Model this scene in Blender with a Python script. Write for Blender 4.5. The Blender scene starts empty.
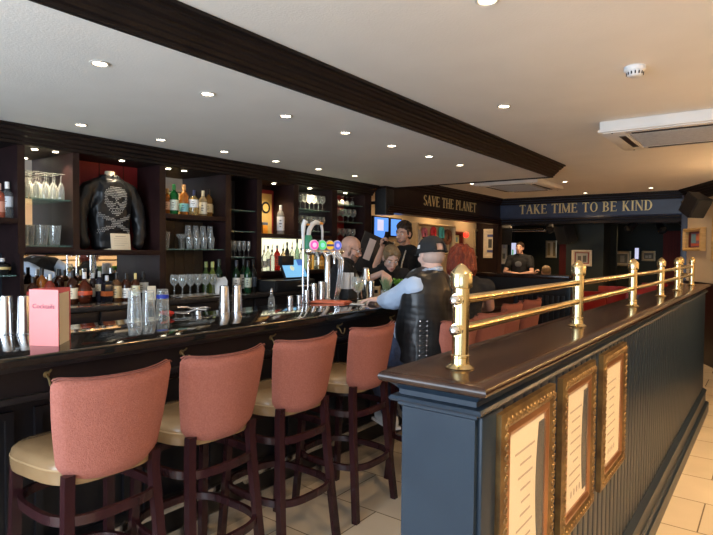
import bpy, bmesh, math, random
from mathutils import Vector, Matrix, Euler
from mathutils.bvhtree import BVHTree
rnd = random.Random(7)
S = bpy.context.scene
COL = S.collection
PI = math.pi

# ------------------------------------------------------------------ camera
cam_d = bpy.data.cameras.new('camera')
cam = bpy.data.objects.new('camera', cam_d); COL.objects.link(cam)
cam_d.sensor_width = 36.0; cam_d.lens = 560.0/713.0*36.0
cam_d.clip_start = 0.05; cam_d.clip_end = 100
CX, CY, FO = 356.5, 267.5, 560.0
def _ray(u, v): return Vector((u-CX, -(v-CY), -FO)).normalized()
_y = _ray(776, 254.3); _x = -_ray(-391, 242.5)
_x = (_x - _y*_x.dot(_y)).normalized(); _z = _x.cross(_y)
cam.matrix_world = Matrix.Translation((0, 0, 1.55)) @ Matrix((_x, _y, _z)).to_4x4()
S.camera = cam

# ------------------------------------------------------------------ world, exposure
S.view_settings.view_transform = 'Standard'
S.view_settings.look = 'None'
S.view_settings.exposure = 0.0
S.view_settings.gamma = 1.0
S.view_settings.use_curve_mapping = False
W = bpy.data.worlds.new('world'); S.world = W; W.use_nodes = True
W.node_tree.nodes['Background'].inputs[0].default_value = (0.55, 0.72, 1.0, 1)
W.node_tree.nodes['Background'].inputs[1].default_value = 0.6

def lamp(kind, name, loc, power, color, rot=(0, 0, 0), **kw):
    d = bpy.data.lights.new(name, kind); d.energy = power; d.color = color
    for k, v in kw.items(): setattr(d, k, v)
    o = bpy.data.objects.new(name, d); COL.objects.link(o)
    o.location = loc; o.rotation_euler = rot
    return o
DAY = (0.72, 0.85, 1.0); WARM = (1.0, 0.66, 0.34); NEUT = (1.0, 0.84, 0.66)
# daylight through the street windows behind the camera
lamp('AREA', 'daylight_window', (-2.1, -2.25, 1.45), 240, DAY, (PI/2+.22, 0, 0), shape='RECTANGLE', size=2.9, size_y=1.7)
lamp('AREA', 'daylight_window_right', (1.3, -2.25, 1.45), 50, DAY, (PI/2+.22, 0, 0), shape='RECTANGLE', size=2.4, size_y=1.7)

# ------------------------------------------------------------------ materials
def mat(name, c, rough=0.5, metal=0.0, c2=None, scale=20.0, bump=0.0, bscale=None, stretch=None,
        emit=None, estr=0.0, trans=0.0, ior=1.45, coat=0.0, alpha=1.0, spec=0.5, sheen=0.0):
    m = bpy.data.materials.new(name); m.use_nodes = True
    nt = m.node_tree; b = nt.nodes['Principled BSDF']; N = nt.nodes.new; L = nt.links.new
    b.inputs['Base Color'].default_value = (*c, 1); b.inputs['Roughness'].default_value = rough
    b.inputs['Metallic'].default_value = metal; b.inputs['IOR'].default_value = ior
    b.inputs['Transmission Weight'].default_value = trans; b.inputs['Coat Weight'].default_value = coat
    b.inputs['Coat Roughness'].default_value = 0.08; b.inputs['Alpha'].default_value = alpha
    b.inputs['Specular IOR Level'].default_value = spec; b.inputs['Sheen Weight'].default_value = sheen
    if emit: b.inputs['Emission Color'].default_value = (*emit, 1); b.inputs['Emission Strength'].default_value = estr
    tc = N('ShaderNodeTexCoord'); mp = N('ShaderNodeMapping'); L(tc.outputs['Object'], mp.inputs[0])
    if stretch: mp.inputs['Scale'].default_value = stretch
    if c2:
        n = N('ShaderNodeTexNoise'); n.inputs['Scale'].default_value = scale; n.inputs['Detail'].default_value = 4
        L(mp.outputs[0], n.inputs['Vector'])
        r = N('ShaderNodeValToRGB'); r.color_ramp.elements[0].color = (*c, 1); r.color_ramp.elements[1].color = (*c2, 1)
        r.color_ramp.elements[0].position = 0.35; r.color_ramp.elements[1].position = 0.65
        L(n.outputs[0], r.inputs[0]); L(r.outputs[0], b.inputs['Base Color'])
    if bump:
        n2 = N('ShaderNodeTexNoise'); n2.inputs['Scale'].default_value = bscale or scale; n2.inputs['Detail'].default_value = 3
        L(mp.outputs[0], n2.inputs['Vector'])
        bp = N('ShaderNodeBump'); bp.inputs['Strength'].default_value = bump; bp.inputs['Distance'].default_value = 0.01
        L(n2.outputs[0], bp.inputs['Height']); L(bp.outputs[0], b.inputs['Normal'])
    return m
M = {}
M['darkwood'] = mat('dark_wood', (.015, .007, .006), .36, c2=(.022, .010, .008), scale=6, stretch=(3, 3, .6), spec=.3)
M['crown'] = mat('crown_wood', (.009, .006, .0055), .55, c2=(.014, .009, .008), scale=5, spec=.25)
M['shelf_wood'] = mat('shelf_wood', (.013, .0055, .006), .42, c2=(.020, .0085, .009), scale=5, stretch=(2, .5, 2), spec=.3)
M['shelf_back'] = mat('shelf_back', (.030, .026, .026), .5, c2=(.055, .047, .044), scale=4, stretch=(1, 4, .4))
M['slate_back'] = mat('slate_back', (.020, .026, .036), .4, c2=(.032, .038, .05), scale=4)
M['barfront'] = mat('bar_front', (.008, .0075, .010), .35, c2=(.013, .011, .012), scale=5)
M['bartop'] = mat('bar_top', (.010, .010, .009), .07, c2=(.022, .019, .015), scale=60, spec=.8, coat=.6)
M['counter'] = mat('back_counter', (.03, .026, .024), .12, c2=(.05, .04, .035), scale=40)
M['ceiling'] = mat('ceiling_paint', (.80, .77, .72), .8, c2=(.83, .80, .75), scale=3, bump=.12, bscale=90)
M['floor_base'] = None
M['cream'] = mat('cream_wall', (.72, .58, .38), .75, c2=(.75, .61, .41), scale=2)
M['white_wall'] = mat('pale_wall', (.70, .62, .50), .75, c2=(.74, .66, .54), scale=2)
M['navy'] = mat('navy_paint', (.030, .040, .075), .35, c2=(.045, .065, .12), scale=4)
M['divider'] = mat('divider_paint', (.015, .025, .040), .34, c2=(.018, .030, .046), scale=7, bump=.03, bscale=14, spec=.30)
M['cap'] = mat('cap_wood', (.018, .008, .006), .19, c2=(.040, .019, .011), scale=3.5, stretch=(5, .7, 1), spec=.35)
M['brass'] = mat('brass', (.70, .55, .27), .20, 1.0, c2=(.76, .61, .34), scale=9, bump=.02, bscale=40)
M['dullbrass'] = mat('dull_brass', (.35, .26, .12), .42, .8, c2=(.28, .20, .09), scale=20)
M['chrome'] = mat('chrome', (.80, .81, .83), .09, 1.0, c2=(.74, .75, .77), scale=12)
M['steel'] = mat('brushed_steel', (.66, .66, .67), .23, 1.0, c2=(.56, .56, .57), scale=30, stretch=(1, 1, 8))
M['mirror'] = mat('mirror_glass', (.86, .86, .85), .015, 1.0, c2=(.84, .84, .83), scale=3)
def glass_mat(name, tint, body=.09, edge=.80):
    m = bpy.data.materials.new(name); m.use_nodes = True; nt = m.node_tree; nt.nodes.clear(); N = nt.nodes.new; L = nt.links.new
    out = N('ShaderNodeOutputMaterial'); tr = N('ShaderNodeBsdfTransparent'); tr.inputs[0].default_value = (*tint, 1)
    gl = N('ShaderNodeBsdfGlossy'); gl.inputs['Roughness'].default_value = .06; df = N('ShaderNodeBsdfDiffuse'); df.inputs[0].default_value = (.9, .9, .88, 1)
    m1 = N('ShaderNodeMixShader'); m1.inputs[0].default_value = .55; L(gl.outputs[0], m1.inputs[1]); L(df.outputs[0], m1.inputs[2])
    lw = N('ShaderNodeLayerWeight'); lw.inputs['Blend'].default_value = .30; mr = N('ShaderNodeMapRange')
    mr.inputs['To Min'].default_value = body; mr.inputs['To Max'].default_value = edge; L(lw.outputs['Facing'], mr.inputs['Value'])
    m2 = N('ShaderNodeMixShader'); L(mr.outputs[0], m2.inputs[0]); L(tr.outputs[0], m2.inputs[1]); L(m1.outputs[0], m2.inputs[2]); L(m2.outputs[0], out.inputs[0])
    return m
M['glass'] = glass_mat('clear_glass', (.95, .97, .97))
M['pane'] = glass_mat('picture_glass', (.98, .98, .98), .015, .09)
M['shelfglass'] = mat('glass_shelf', (.55, .85, .75), .05, trans=.8, ior=1.45, c2=(.5, .82, .72), scale=4)
M['fabric'] = mat('coral_fabric', (.35, .118, .088), .88, c2=(.42, .155, .118), scale=140, bump=.35, bscale=260)
M['piping'] = mat('dark_piping', (.20, .07, .055), .7, c2=(.26, .09, .07), scale=60)
M['tan'] = mat('tan_leather', (.27, .165, .080), .23, c2=(.31, .195, .098), scale=9, bump=.06, bscale=50)
M['mahogany'] = mat('mahogany', (.026, .008, .010), .25, c2=(.042, .013, .015), scale=7, stretch=(3, 3, .5))
M['red_wall'] = mat('red_lining', (.22, .012, .015), .6, c2=(.28, .018, .02), scale=5)
M['red_dark'] = mat('deep_red_wall', (.085, .008, .010), .7, c2=(.12, .012, .012), scale=4, stretch=(8, 8, .5))
M['black'] = mat('black_plastic', (.012, .012, .013), .4, c2=(.018, .018, .019), scale=30)
M['leather'] = mat('black_leather', (.008, .009, .011), .36, c2=(.015, .016, .018), scale=9, bump=.2, bscale=14)
M['gold'] = mat('gold_letter', (.78, .62, .30), .38, .35, c2=(.70, .54, .25), scale=20)
M['gilt'] = mat('gilt_frame', (.30, .19, .075), .36, .7, c2=(.17, .10, .045), scale=18, bump=.15, bscale=60)
M['copper'] = mat('copper_frame', (.42, .20, .09), .28, .7, c2=(.34, .15, .07), scale=8)
M['paper'] = mat('cream_paper', (.78, .66, .47), .8, c2=(.82, .71, .52), scale=3)
M['white'] = mat('white_plastic', (.80, .80, .80), .4, c2=(.77, .77, .77), scale=8)
M['acw'] = mat('aircon_white', (.78, .76, .72), .45, c2=(.75, .73, .69), scale=5)
M['grille'] = mat('aircon_grille', (.36, .33, .29), .6, c2=(.42, .39, .35), scale=40)
M['skin'] = mat('skin', (.62, .36, .27), .5, c2=(.68, .41, .31), scale=14)
M['skin_pale'] = mat('skin_pale', (.70, .45, .36), .5, c2=(.75, .49, .40), scale=14)
M['hair_brown'] = mat('dark_brown_hair', (.018, .010, .007), .45, c2=(.04, .022, .014), scale=40, bump=.5, bscale=60, stretch=(3, 3, 1))
M['hair_blond'] = mat('dark_blond_hair', (.17, .11, .055), .45, c2=(.28, .19, .10), scale=40, bump=.5, bscale=60, stretch=(3, 3, 1))
M['hair_red'] = mat('auburn_hair', (.12, .017, .008), .38, c2=(.27, .045, .018), scale=30, bump=.8, bscale=45, stretch=(4, 4, .7))
M['stubble'] = mat('beard_hair', (.20, .125, .095), .8, c2=(.28, .18, .14), scale=80, bump=.4, bscale=120)
M['blackcloth'] = mat('black_cloth', (.010, .011, .014), .85, c2=(.016, .017, .021), scale=30, bump=.4, bscale=12)
M['blueshirt'] = mat('pale_blue_shirt', (.42, .53, .70), .8, c2=(.46, .57, .74), scale=8, bump=.5, bscale=11)
M['jeans'] = mat('denim', (.030, .045, .095), .85, c2=(.045, .065, .13), scale=60)
M['lanyard'] = mat('lanyard', (.80, .80, .74), .6, c2=(.35, .35, .30), scale=60)
M['pink_menu'] = mat('coral_card', (.80, .235, .22), .45, c2=(.84, .26, .245), scale=6)
M['ink'] = mat('dark_ink', (.20, .06, .10), .6, c2=(.22, .07, .11), scale=6)
M['greyink'] = mat('grey_print', (.42, .33, .24), .8, c2=(.48, .38, .28), scale=30)
M['orange_menu'] = mat('orange_card', (.70, .16, .075), .5, c2=(.76, .19, .09), scale=6)
M['plant'] = mat('mint_leaf', (.20, .50, .05), .5, c2=(.32, .64, .10), scale=20)
M['rosemary'] = mat('rosemary_leaf', (.26, .38, .20), .6, c2=(.36, .48, .28), scale=20)
M['palewood'] = mat('pale_wood', (.42, .31, .17), .5, c2=(.50, .38, .22), scale=10, stretch=(6, 6, 1))
M['lightframe'] = mat('light_oak_frame', (.60, .38, .14), .4, c2=(.70, .47, .20), scale=8, stretch=(1, 1, 5))
M['whiteframe'] = mat('white_gilt_frame', (.72, .62, .44), .45, c2=(.80, .70, .52), scale=25, bump=.3, bscale=60)
M['silverframe'] = mat('silver_gilt_frame', (.50, .43, .28), .35, .6, c2=(.60, .52, .36), scale=20)
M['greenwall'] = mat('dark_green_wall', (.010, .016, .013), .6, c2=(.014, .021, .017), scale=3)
M['redchair'] = mat('red_vinyl', (.26, .014, .012), .4, c2=(.32, .018, .015), scale=8)
M['lampglow'] = mat('lamp_glow', (1, .9, .75), .4, emit=(1.0, .86, .62), estr=22)
M['lampring'] = mat('lamp_ring', (.70, .66, .6), .35, .3, c2=(.66, .62, .56), scale=9)
M['screenblue'] = mat('till_screen', (.05, .2, .4), .2, emit=(.22, .52, .80), estr=1.0)
M['screendark'] = mat('till_screen_panel', (.03, .08, .25), .2, emit=(.05, .14, .42), estr=1.0)
M['tv'] = mat('tv_picture', (.05, .15, .4), .2, emit=(.10, .27, .80), estr=1.3)
M['tvpale'] = mat('tv_picture_pale', (.3, .3, .4), .2, emit=(.60, .62, .85), estr=1.0)
M['lightpanel'] = mat('light_panel', (.8, .7, .5), .4, emit=(.92, .90, .62), estr=1.5)
M['goldposter'] = mat('gold_poster', (.62, .40, .12), .5, c2=(.70, .50, .2), scale=4)
M['orange_glow'] = mat('amber_paint', (.85, .33, .03), .4, c2=(.9, .4, .05), scale=9)
M['wine_w'] = mat('white_wine', (.80, .70, .30), .05, trans=.85, ior=1.33, c2=(.82, .72, .32), scale=3)
def flat(name, c, rough=.5, **k):
    if name not in M: M[name] = mat(name, c, rough, c2=tuple(min(1, x*1.12+.002) for x in c), scale=9, **k)
    return M[name]
# floor tiles
def tile_mat():
    m = bpy.data.materials.new('cream_floor_tiles'); m.use_nodes = True
    nt = m.node_tree; b = nt.nodes['Principled BSDF']; N = nt.nodes.new; L = nt.links.new
    tc = N('ShaderNodeTexCoord'); br = N('ShaderNodeTexBrick'); L(tc.outputs['Object'], br.inputs['Vector'])
    br.offset = 0.5; br.inputs['Scale'].default_value = 1.0
    br.inputs['Brick Width'].default_value = .62; br.inputs['Row Height'].default_value = .45
    br.inputs['Mortar Size'].default_value = .004; br.inputs['Bias'].default_value = 0
    br.inputs['Color1'].default_value = (.74, .63, .47, 1); br.inputs['Color2'].default_value = (.78, .67, .51, 1)
    br.inputs['Mortar'].default_value = (.22, .17, .12, 1)
    n = N('ShaderNodeTexNoise'); n.inputs['Scale'].default_value = 2.2; n.inputs['Detail'].default_value = 6
    L(tc.outputs['Object'], n.inputs['Vector'])
    mx = N('ShaderNodeMix'); mx.data_type = 'RGBA'; mx.blend_type = 'MULTIPLY'; mx.inputs[0].default_value = .35
    L(br.outputs['Color'], mx.inputs[6]); L(n.outputs[0], mx.inputs[7]); L(mx.outputs[2], b.inputs['Base Color'])
    b.inputs['Roughness'].default_value = .22
    return m
M['floor'] = tile_mat()

# ------------------------------------------------------------------ mesh helpers
class MB:
    def __init__(s): s.v = []; s.f = []; s.mi = []; s.cur = 0
    def add(s, vs, fs):
        o = len(s.v); s.v += [tuple(x) for x in vs]; s.f += [tuple(i+o for i in f) for f in fs]; s.mi += [s.cur]*len(fs)
        return s
    def box(s, x0, x1, y0, y1, z0, z1, T=None):
        vs = [Vector((x, y, z)) for z in (z0, z1) for y in (y0, y1) for x in (x0, x1)]
        if T is not None: vs = [T @ v for v in vs]
        return s.add(vs, [(0, 2, 3, 1), (4, 5, 7, 6), (0, 1, 5, 4), (2, 6, 7, 3), (0, 4, 6, 2), (1, 3, 7, 5)])
    def rbox(s, x0, x1, y0, y1, z0, z1, r=.005, T=None):
        b = bmesh.new(); bmesh.ops.create_cube(b, size=1)
        for v in b.verts: v.co = Vector(((x0+x1)/2+v.co.x*(x1-x0), (y0+y1)/2+v.co.y*(y1-y0), (z0+z1)/2+v.co.z*(z1-z0)))
        bmesh.ops.bevel(b, geom=b.edges[:], offset=r, segments=2, affect='EDGES', profile=.6)
        b.verts.index_update()
        vs = [v.co.copy() for v in b.verts]
        if T is not None: vs = [T @ v for v in vs]
        s.add(vs, [[v.index for v in f.verts] for f in b.faces]); b.free(); return s
    def cone(s, p0, p1, r0, r1=None, n=14, caps=True):
        p0 = Vector(p0); p1 = Vector(p1); r1 = r0 if r1 is None else r1
        q = (p1-p0).to_track_quat('Z', 'Y'); vs = []
        for p, r in ((p0, r0), (p1, r1)):
            for i in range(n):
                a = 2*PI*i/n; vs.append(p + q @ Vector((r*math.cos(a), r*math.sin(a), 0)))
        fs = [(i, (i+1) % n, n+(i+1) % n, n+i) for i in range(n)]
        if caps: fs += [tuple(range(n-1, -1, -1)), tuple(range(n, 2*n))]
        return s.add(vs, fs)
    def lathe(s, prof, n=20, T=None, close=False):
        vs = []; k = len(prof)
        for r, z in prof:
            for i in range(n):
                a = 2*PI*i/n; vs.append(Vector((max(r, 1e-5)*math.cos(a), max(r, 1e-5)*math.sin(a), z)))
        if T is not None: vs = [T @ v for v in vs]
        fs = []
        for j in range(k-1 if not close else k):
            a = j*n; b = ((j+1) % k)*n
            fs += [(a+i, a+(i+1) % n, b+(i+1) % n, b+i) for i in range(n)]
        return s.add(vs, fs)
    def ball(s, c, r, n=12, m=8, rot=None):
        c = Vector(c); r = (r, r, r) if not hasattr(r, '__len__') else r
        vs = [Vector((0, 0, -r[2]))]
        for j in range(1, m):
            t = -PI/2 + PI*j/m
            for i in range(n):
                a = 2*PI*i/n; vs.append(Vector((r[0]*math.cos(t)*math.cos(a), r[1]*math.cos(t)*math.sin(a), r[2]*math.sin(t))))
        vs.append(Vector((0, 0, r[2])))
        if rot is not None: vs = [rot @ v for v in vs]
        vs = [v+c for v in vs]
        fs = [(0, 1+(i+1) % n, 1+i) for i in range(n)]
        for j in range(m-2):
            a = 1+j*n; b = a+n
            fs += [(a+i, a+(i+1) % n, b+(i+1) % n, b+i) for i in range(n)]
        a = 1+(m-2)*n; t = len(vs)-1
        fs += [(a+i, a+(i+1) % n, t) for i in range(n)]
        return s.add(vs, fs)
    def tube(s, pts, r, n=10, closed=False):
        pts = [Vector(p) for p in pts]; k = len(pts); vs = []
        rr = r if hasattr(r, '__len__') else [r]*k
        up = None
        for i, p in enumerate(pts):
            if closed: d = pts[(i+1) % k]-pts[i-1]
            else: d = pts[min(i+1, k-1)]-pts[max(i-1, 0)]
            d = d.normalized() if d.length > 1e-9 else Vector((0, 0, 1))
            if up is None: up = d.orthogonal().normalized()
            up = (up - d*up.dot(d)); up = up.normalized() if up.length > 1e-6 else d.orthogonal().normalized()
            w = d.cross(up)
            for j in range(n):
                a = 2*PI*j/n; vs.append(p + (up*math.cos(a) + w*math.sin(a))*rr[i])
        fs = []
        for i in range(k if closed else k-1):
            a = i*n; b = ((i+1) % k)*n
            fs += [(a+j, a+(j+1) % n, b+(j+1) % n, b+j) for j in range(n)]
        if not closed: fs += [tuple(range(n-1, -1, -1)), tuple(range((k-1)*n, k*n))]
        return s.add(vs, fs)
    def prism(s, poly, d0, d1, axis='y', T=None):
        # polygon in two remaining axes, extruded along axis
        def P(a, b, t):
            return {'x': Vector((t, a, b)), 'y': Vector((a, t, b)), 'z': Vector((a, b, t))}[axis]
        vs = [P(a, b, d0) for a, b in poly] + [P(a, b, d1) for a, b in poly]
        if T is not None: vs = [T @ v for v in vs]
        n = len(poly)
        return s.add(vs, [(i, (i+1) % n, n+(i+1) % n, n+i) for i in range(n)] + [tuple(range(n-1, -1, -1)), tuple(range(n, 2*n))])
    def sweep_rect(s, pts, w, h, closed=False):
        """flat bar of width w (horizontal, across the path) and height h (z)"""
        pts = [Vector(p) for p in pts]; k = len(pts); vs = []
        for i, p in enumerate(pts):
            d = (pts[(i+1) % k]-pts[i-1]) if closed else (pts[min(i+1, k-1)]-pts[max(i-1, 0)])
            d.z = 0; d.normalize(); o = Vector((-d.y, d.x, 0))*w/2; u = Vector((0, 0, h/2))
            vs += [p-o-u, p+o-u, p+o+u, p-o+u]
        fs = []
        for i in range(k if closed else k-1):
            a = 4*i; b = 4*((i+1) % k)
            fs += [(a+j, a+(j+1) % 4, b+(j+1) % 4, b+j) for j in range(4)]
        if not closed: fs += [(3, 2, 1, 0), tuple(4*(k-1)+j for j in range(4))]
        return s.add(vs, fs)
    def build(s, name, mats, parent=None, smooth=40, loc=None, fix=True):
        me = bpy.data.meshes.new(name); me.from_pydata(s.v, [], s.f)
        if not isinstance(mats, (list, tuple)): mats = [mats]
        for m in mats: me.materials.append(m)
        if len(mats) > 1: me.polygons.foreach_set('material_index', s.mi)
        if fix:
            b = bmesh.new(); b.from_mesh(me); bmesh.ops.recalc_face_normals(b, faces=b.faces); b.to_mesh(me); b.free()
        if smooth:
            me.polygons.foreach_set('use_smooth', [True]*len(me.polygons)); me.set_sharp_from_angle(angle=math.radians(smooth))
        me.update()
        o = bpy.data.objects.new(name, me); COL.objects.link(o)
        if parent is not None: o.parent = parent
        if loc is not None: o.location = loc
        return o

def tag(o, label=None, cat=None, group=None, kind=None):
    if label: o['label'] = label
    if cat: o['category'] = cat
    if group: o['group'] = group
    if kind: o['kind'] = kind
    return o
def empty(name, loc, label, cat, rz=0, group=None):
    o = bpy.data.objects.new(name, None); COL.objects.link(o); o.location = loc; o.rotation_euler = (0, 0, rz)
    o.empty_display_size = .05
    return tag(o, label, cat, group)
def struct(name, mb, m, parent=None, smooth=30):
    o = mb.build(name, m, parent, smooth)
    if parent is None: o['kind'] = 'structure'
    return o
def dup(root, loc, label=None, rz=None, group=None, scale=None):
    r = root.copy(); COL.objects.link(r); r.location = loc
    if rz is not None: r.rotation_euler = (0, 0, rz)
    if label: r['label'] = label
    if group: r['group'] = group
    if scale: r.scale = (scale,)*3
    for ch in list(root.children):
        c = ch.copy(); COL.objects.link(c); c.parent = r
        for g in list(ch.children):
            d = g.copy(); COL.objects.link(d); d.parent = c
    return r
def face(fx, fy): return math.atan2(-fx, fy)

# ------------------------------------------------------------------ the room
ZC, ZL = 2.52, 2.40
struct('floor', MB().box(-5.4, 4.2, -2.4, 14.6, -.1, 0), M['floor'])
struct('ceiling', MB().box(-5.4, 4.2, -2.4, 10.1, ZC, ZC+.1), M['ceiling'])
struct('ceiling_over_bar', MB().box(-4.8, -2.045, -2.4, 6.385, ZL, ZC), M['ceiling'])
# stepped cornice along the lowered ceiling
prof = [(-2.06, 2.388), (-2.035, 2.388), (-2.035, 2.405), (-2.02, 2.41), (-2.012, 2.425), (-2.0, 2.43), (-1.99, 2.445), (-1.975, 2.452),
        (-1.975, 2.465), (-1.95, 2.472), (-1.94, 2.485), (-1.925, 2.49), (-1.925, 2.503), (-1.90, 2.505), (-1.90, 2.519), (-2.06, 2.519)]
struct('trim_1', MB().prism(prof, -2.4, 6.41, 'y'), M['crown'], smooth=20)
struct('trim_2', MB().box(-4.2, -2.05, 6.386, 6.41, 2.388, 2.519), M['crown'])
# walls
struct('wall_left', MB().box(-4.8, -4.66, -2.4, 6.12, 0, ZC), M['slate_back'])
w = MB(); w.box(-5.4, -4.62, 6.16, 10.14, 0, ZC); struct('wall_back_left', w, M['cream'])
# diagonal cream wall on the right, in two heights: panelling below, plaster above
ang = math.atan2(.5, 1.0)
def on_diag(s, z, off=0):     # s metres from the column towards the viewer along the wall, off towards the room
    L = math.hypot(.5, 1); ux, uy = .5/L, -1/L; nx, ny = -1/L, -.5/L
    return Vector((-1.09+ux*s+nx*off, 9.86+uy*s+ny*off, z))
def diag_slab(s0, s1, o0, o1, z0, z1):
    p = [on_diag(s0, 0, o0), on_diag(s1, 0, o0), on_diag(s1, 0, o1), on_diag(s0, 0, o1)]
    return MB().prism([(q.x, q.y) for q in p], z0, z1, 'z')
struct('wall_right', diag_slab(0, 8.6, 0, -.15, 0, ZC), M['cream'])
struct('trim_3', diag_slab(0.0, 8.6, .012, 0.001, 0, 1.10), M['darkwood'])
struct('trim_4', diag_slab(0.0, 8.6, .035, .001, 1.10, 1.14), M['darkwood'])
cr = MB()
for i, (o, z) in enumerate([(.14, 2.49), (.11, 2.46), (.085, 2.43), (.055, 2.39), (.03, 2.34)]):
    q = diag_slab(0, 8.6, o, 0.001, z, [2.519, 2.49, 2.46, 2.43, 2.39][i]); cr.add(q.v, q.f)
struct('trim_5', cr, M['crown'])
struct('wall_far_right', MB().box(2.86, 3.0, -2.4, 2.2, 0, ZC), M['cream'])
# window wall behind the viewer
b = MB()
b.box(-4.8, 3.0, -2.5, -2.4, 0, .6); b.box(-4.8, 3.0, -2.5, -2.4, 2.3, ZC)
for x0, x1 in ((-4.8, -3.6), (-.6, .1), (2.5, 3.0)): b.box(x0, x1, -2.5, -2.4, .6, 2.3)
struct('wall_street', b, M['darkwood'])
# fascia with the two signs; the alcove behind is open below it
fz0, fz1 = 2.04, 2.52
def fascia_profile(y0):   # in (depth, z): depth 0 = face
    return [(.0, 2.17), (.0, 2.40), (.02, 2.41), (.02, 2.43), (.05, 2.445), (.05, 2.465), (.085, 2.48), (.085, 2.50), (.11, 2.505), (.11, 2.519),
            (-.14, 2.519), (-.14, 2.05), (.05, 2.05), (.05, 2.075), (.03, 2.085), (.03, 2.10), (.055, 2.115), (.055, 2.135), (.02, 2.15), (.012, 2.17)]
struct('trim_6', MB().prism([(-4.14+d, z) for d, z in fascia_profile(0)], 6.16, 10.0, 'y'), M['darkwood'], smooth=15)
struct('trim_7', MB().prism([(10.0-d, z) for d, z in fascia_profile(0) if True], -4.14, -1.09, 'x'), M['navy'], smooth=15)
cr = MB()
for d, z0, z1 in [(.022, 2.405, 2.44), (.055, 2.44, 2.475), (.09, 2.475, 2.50), (.115, 2.50, 2.5185)]:
    cr.box(-4.14, -1.09, 10.0-d-.004, 10.0, z0, z1)
for d, z0, z1 in [(.056, 2.045, 2.08), (.034, 2.08, 2.112), (.06, 2.112, 2.14)]:
    cr.box(-4.14, -1.09, 10.0-d-.004, 10.0, z0, z1)
struct('trim_8', cr, M['crown'])
struct('wall_pier_left', MB().box(-4.62, -4.16, 10.0, 10.14, 0, ZC), M['darkwood'])
struct('wall_pier_corner', MB().box(-4.24, -4.14, 9.9, 10.0, 0, 2.05), M['darkwood'])
struct('wall_column_right', MB().rbox(-1.175, -1.09, 9.86, 10.14, 0, ZC-.002, .006), M['navy'])
# dark music room beyond
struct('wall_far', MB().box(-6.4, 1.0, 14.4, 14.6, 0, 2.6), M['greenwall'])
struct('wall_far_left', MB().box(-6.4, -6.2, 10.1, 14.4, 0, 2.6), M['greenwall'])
struct('wall_far_side', MB().box(.6, .8, 10.1, 14.4, 0, 2.6), M['red_dark'])
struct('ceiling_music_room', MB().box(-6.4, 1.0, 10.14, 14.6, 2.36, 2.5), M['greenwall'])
struct('floor_music_room', MB().box(-6.4, -5.4, 10.1, 14.6, -.1, 0), M['floor'])
struct('wall_far_red', MB().box(-4.35, -3.25, 14.3, 14.398, 0, 2.1), M['red_dark'])
struct('wall_far_curtain', MB().box(-2.05, -1.35, 14.3, 14.398, 0, 2.05), M['red_dark'])
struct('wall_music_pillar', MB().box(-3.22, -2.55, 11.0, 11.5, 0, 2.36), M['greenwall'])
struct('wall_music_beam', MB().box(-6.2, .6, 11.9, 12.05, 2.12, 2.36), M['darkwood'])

# ------------------------------------------------------------------ survey helpers: a sight line met with a known plane of the room
CAMM = cam.matrix_world.copy(); EYE = CAMM.to_translation()
def sight(u, v): return (CAMM.to_3x3() @ Vector((u-CX, -(v-CY), -FO)))
def at_x(u, v, x): r = sight(u, v); return EYE + r*((x-EYE.x)/r.x)
def at_y(u, v, y): r = sight(u, v); return EYE + r*((y-EYE.y)/r.y)
def at_z(u, v, z): r = sight(u, v); return EYE + r*((z-EYE.z)/r.z)
def ppm(p): return FO / -((CAMM.inverted() @ Vector(p)).z)

# ------------------------------------------------------------------ the bar
BT = 1.15
bar = empty('bar_counter', (-2.6, 2.7, 0), 'long black bar counter with glossy dark top and panelled front', 'bar counter')
def bl(mb): # shift world coords to the bar's own
    mb.v = [(x+2.6, y-2.7, z) for x, y, z in mb.v]; return mb
bl(MB().rbox(-2.90, -2.19, -.6, 6.0, BT-.038, BT, .006)).build('worktop', M['bartop'], bar)
bl(MB().rbox(-2.87, -2.215, -.58, 5.98, BT-.06, BT-.038, .004)).build('edge_moulding', M['barfront'], bar)
a = MB().box(-2.84, -2.30, -.56, 5.96, .98, BT-.06); a.rbox(-2.84, -2.275, -.57, 5.97, .955, .98, .006)
bl(a).build('apron', M['barfront'], bar)
a = MB().box(-2.80, -2.44, -.55, 5.95, 0, .955)
for k in range(13):
    y = -.5+k*.5
    for (y0, y1, z0, z1) in ((y+.04, y+.46, .86, .89), (y+.04, y+.46, .27, .30), (y+.04, y+.07, .30, .86), (y+.43, y+.46, .30, .86)):
        a.box(-2.45, -2.422, y0, y1, z0, z1)
bl(a).build('front_panel', M['barfront'], bar)
bl(MB().rbox(-2.78, -2.41, -.56, 5.96, 0, .115, .006)).build('kick_plate', M['steel'], bar)
a = MB().rbox(-2.385, -2.350, -.5, 5.9, .250, .290, .008)
bl(a).build('foot_rail', M['steel'], bar)
for k in range(8):
    y = -.2+k*.8
    bl(MB().cone((-2.43, y, .22), (-2.365, y, .27), .012).cone((-2.44, y, .22), (-2.425, y, .22), .035)).build('rail_bracket', M['steel'], bar)
hk = MB().lathe([(.0001, 0), (.013, .001), (.013, .003), (.008, .005), (.0001, .005)], 12, Matrix.Translation((0, 0, .02)) @ Matrix.Rotation(PI/2, 4, 'Y'))
hk.tube([(.004, 0, .02), (.022, 0, .005), (.034, 0, -.018), (.050, 0, -.022), (.060, 0, -.008), (.062, 0, .008)], .0042, 8).ball((.062, 0, .01), .0055, 8, 6)
hk.tube([(.004, 0, .025), (.03, 0, .035), (.042, 0, .045)], .004, 8)
h0 = hk.build('coat_hook', M['dullbrass'], bar, loc=(.30, 1.03-2.7, 1.025))
for y in (.42, 1.66, 2.26, 2.87, 3.5, 4.1): c = h0.copy(); COL.objects.link(c); c.location = (.30, y-2.7, 1.025)

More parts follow.
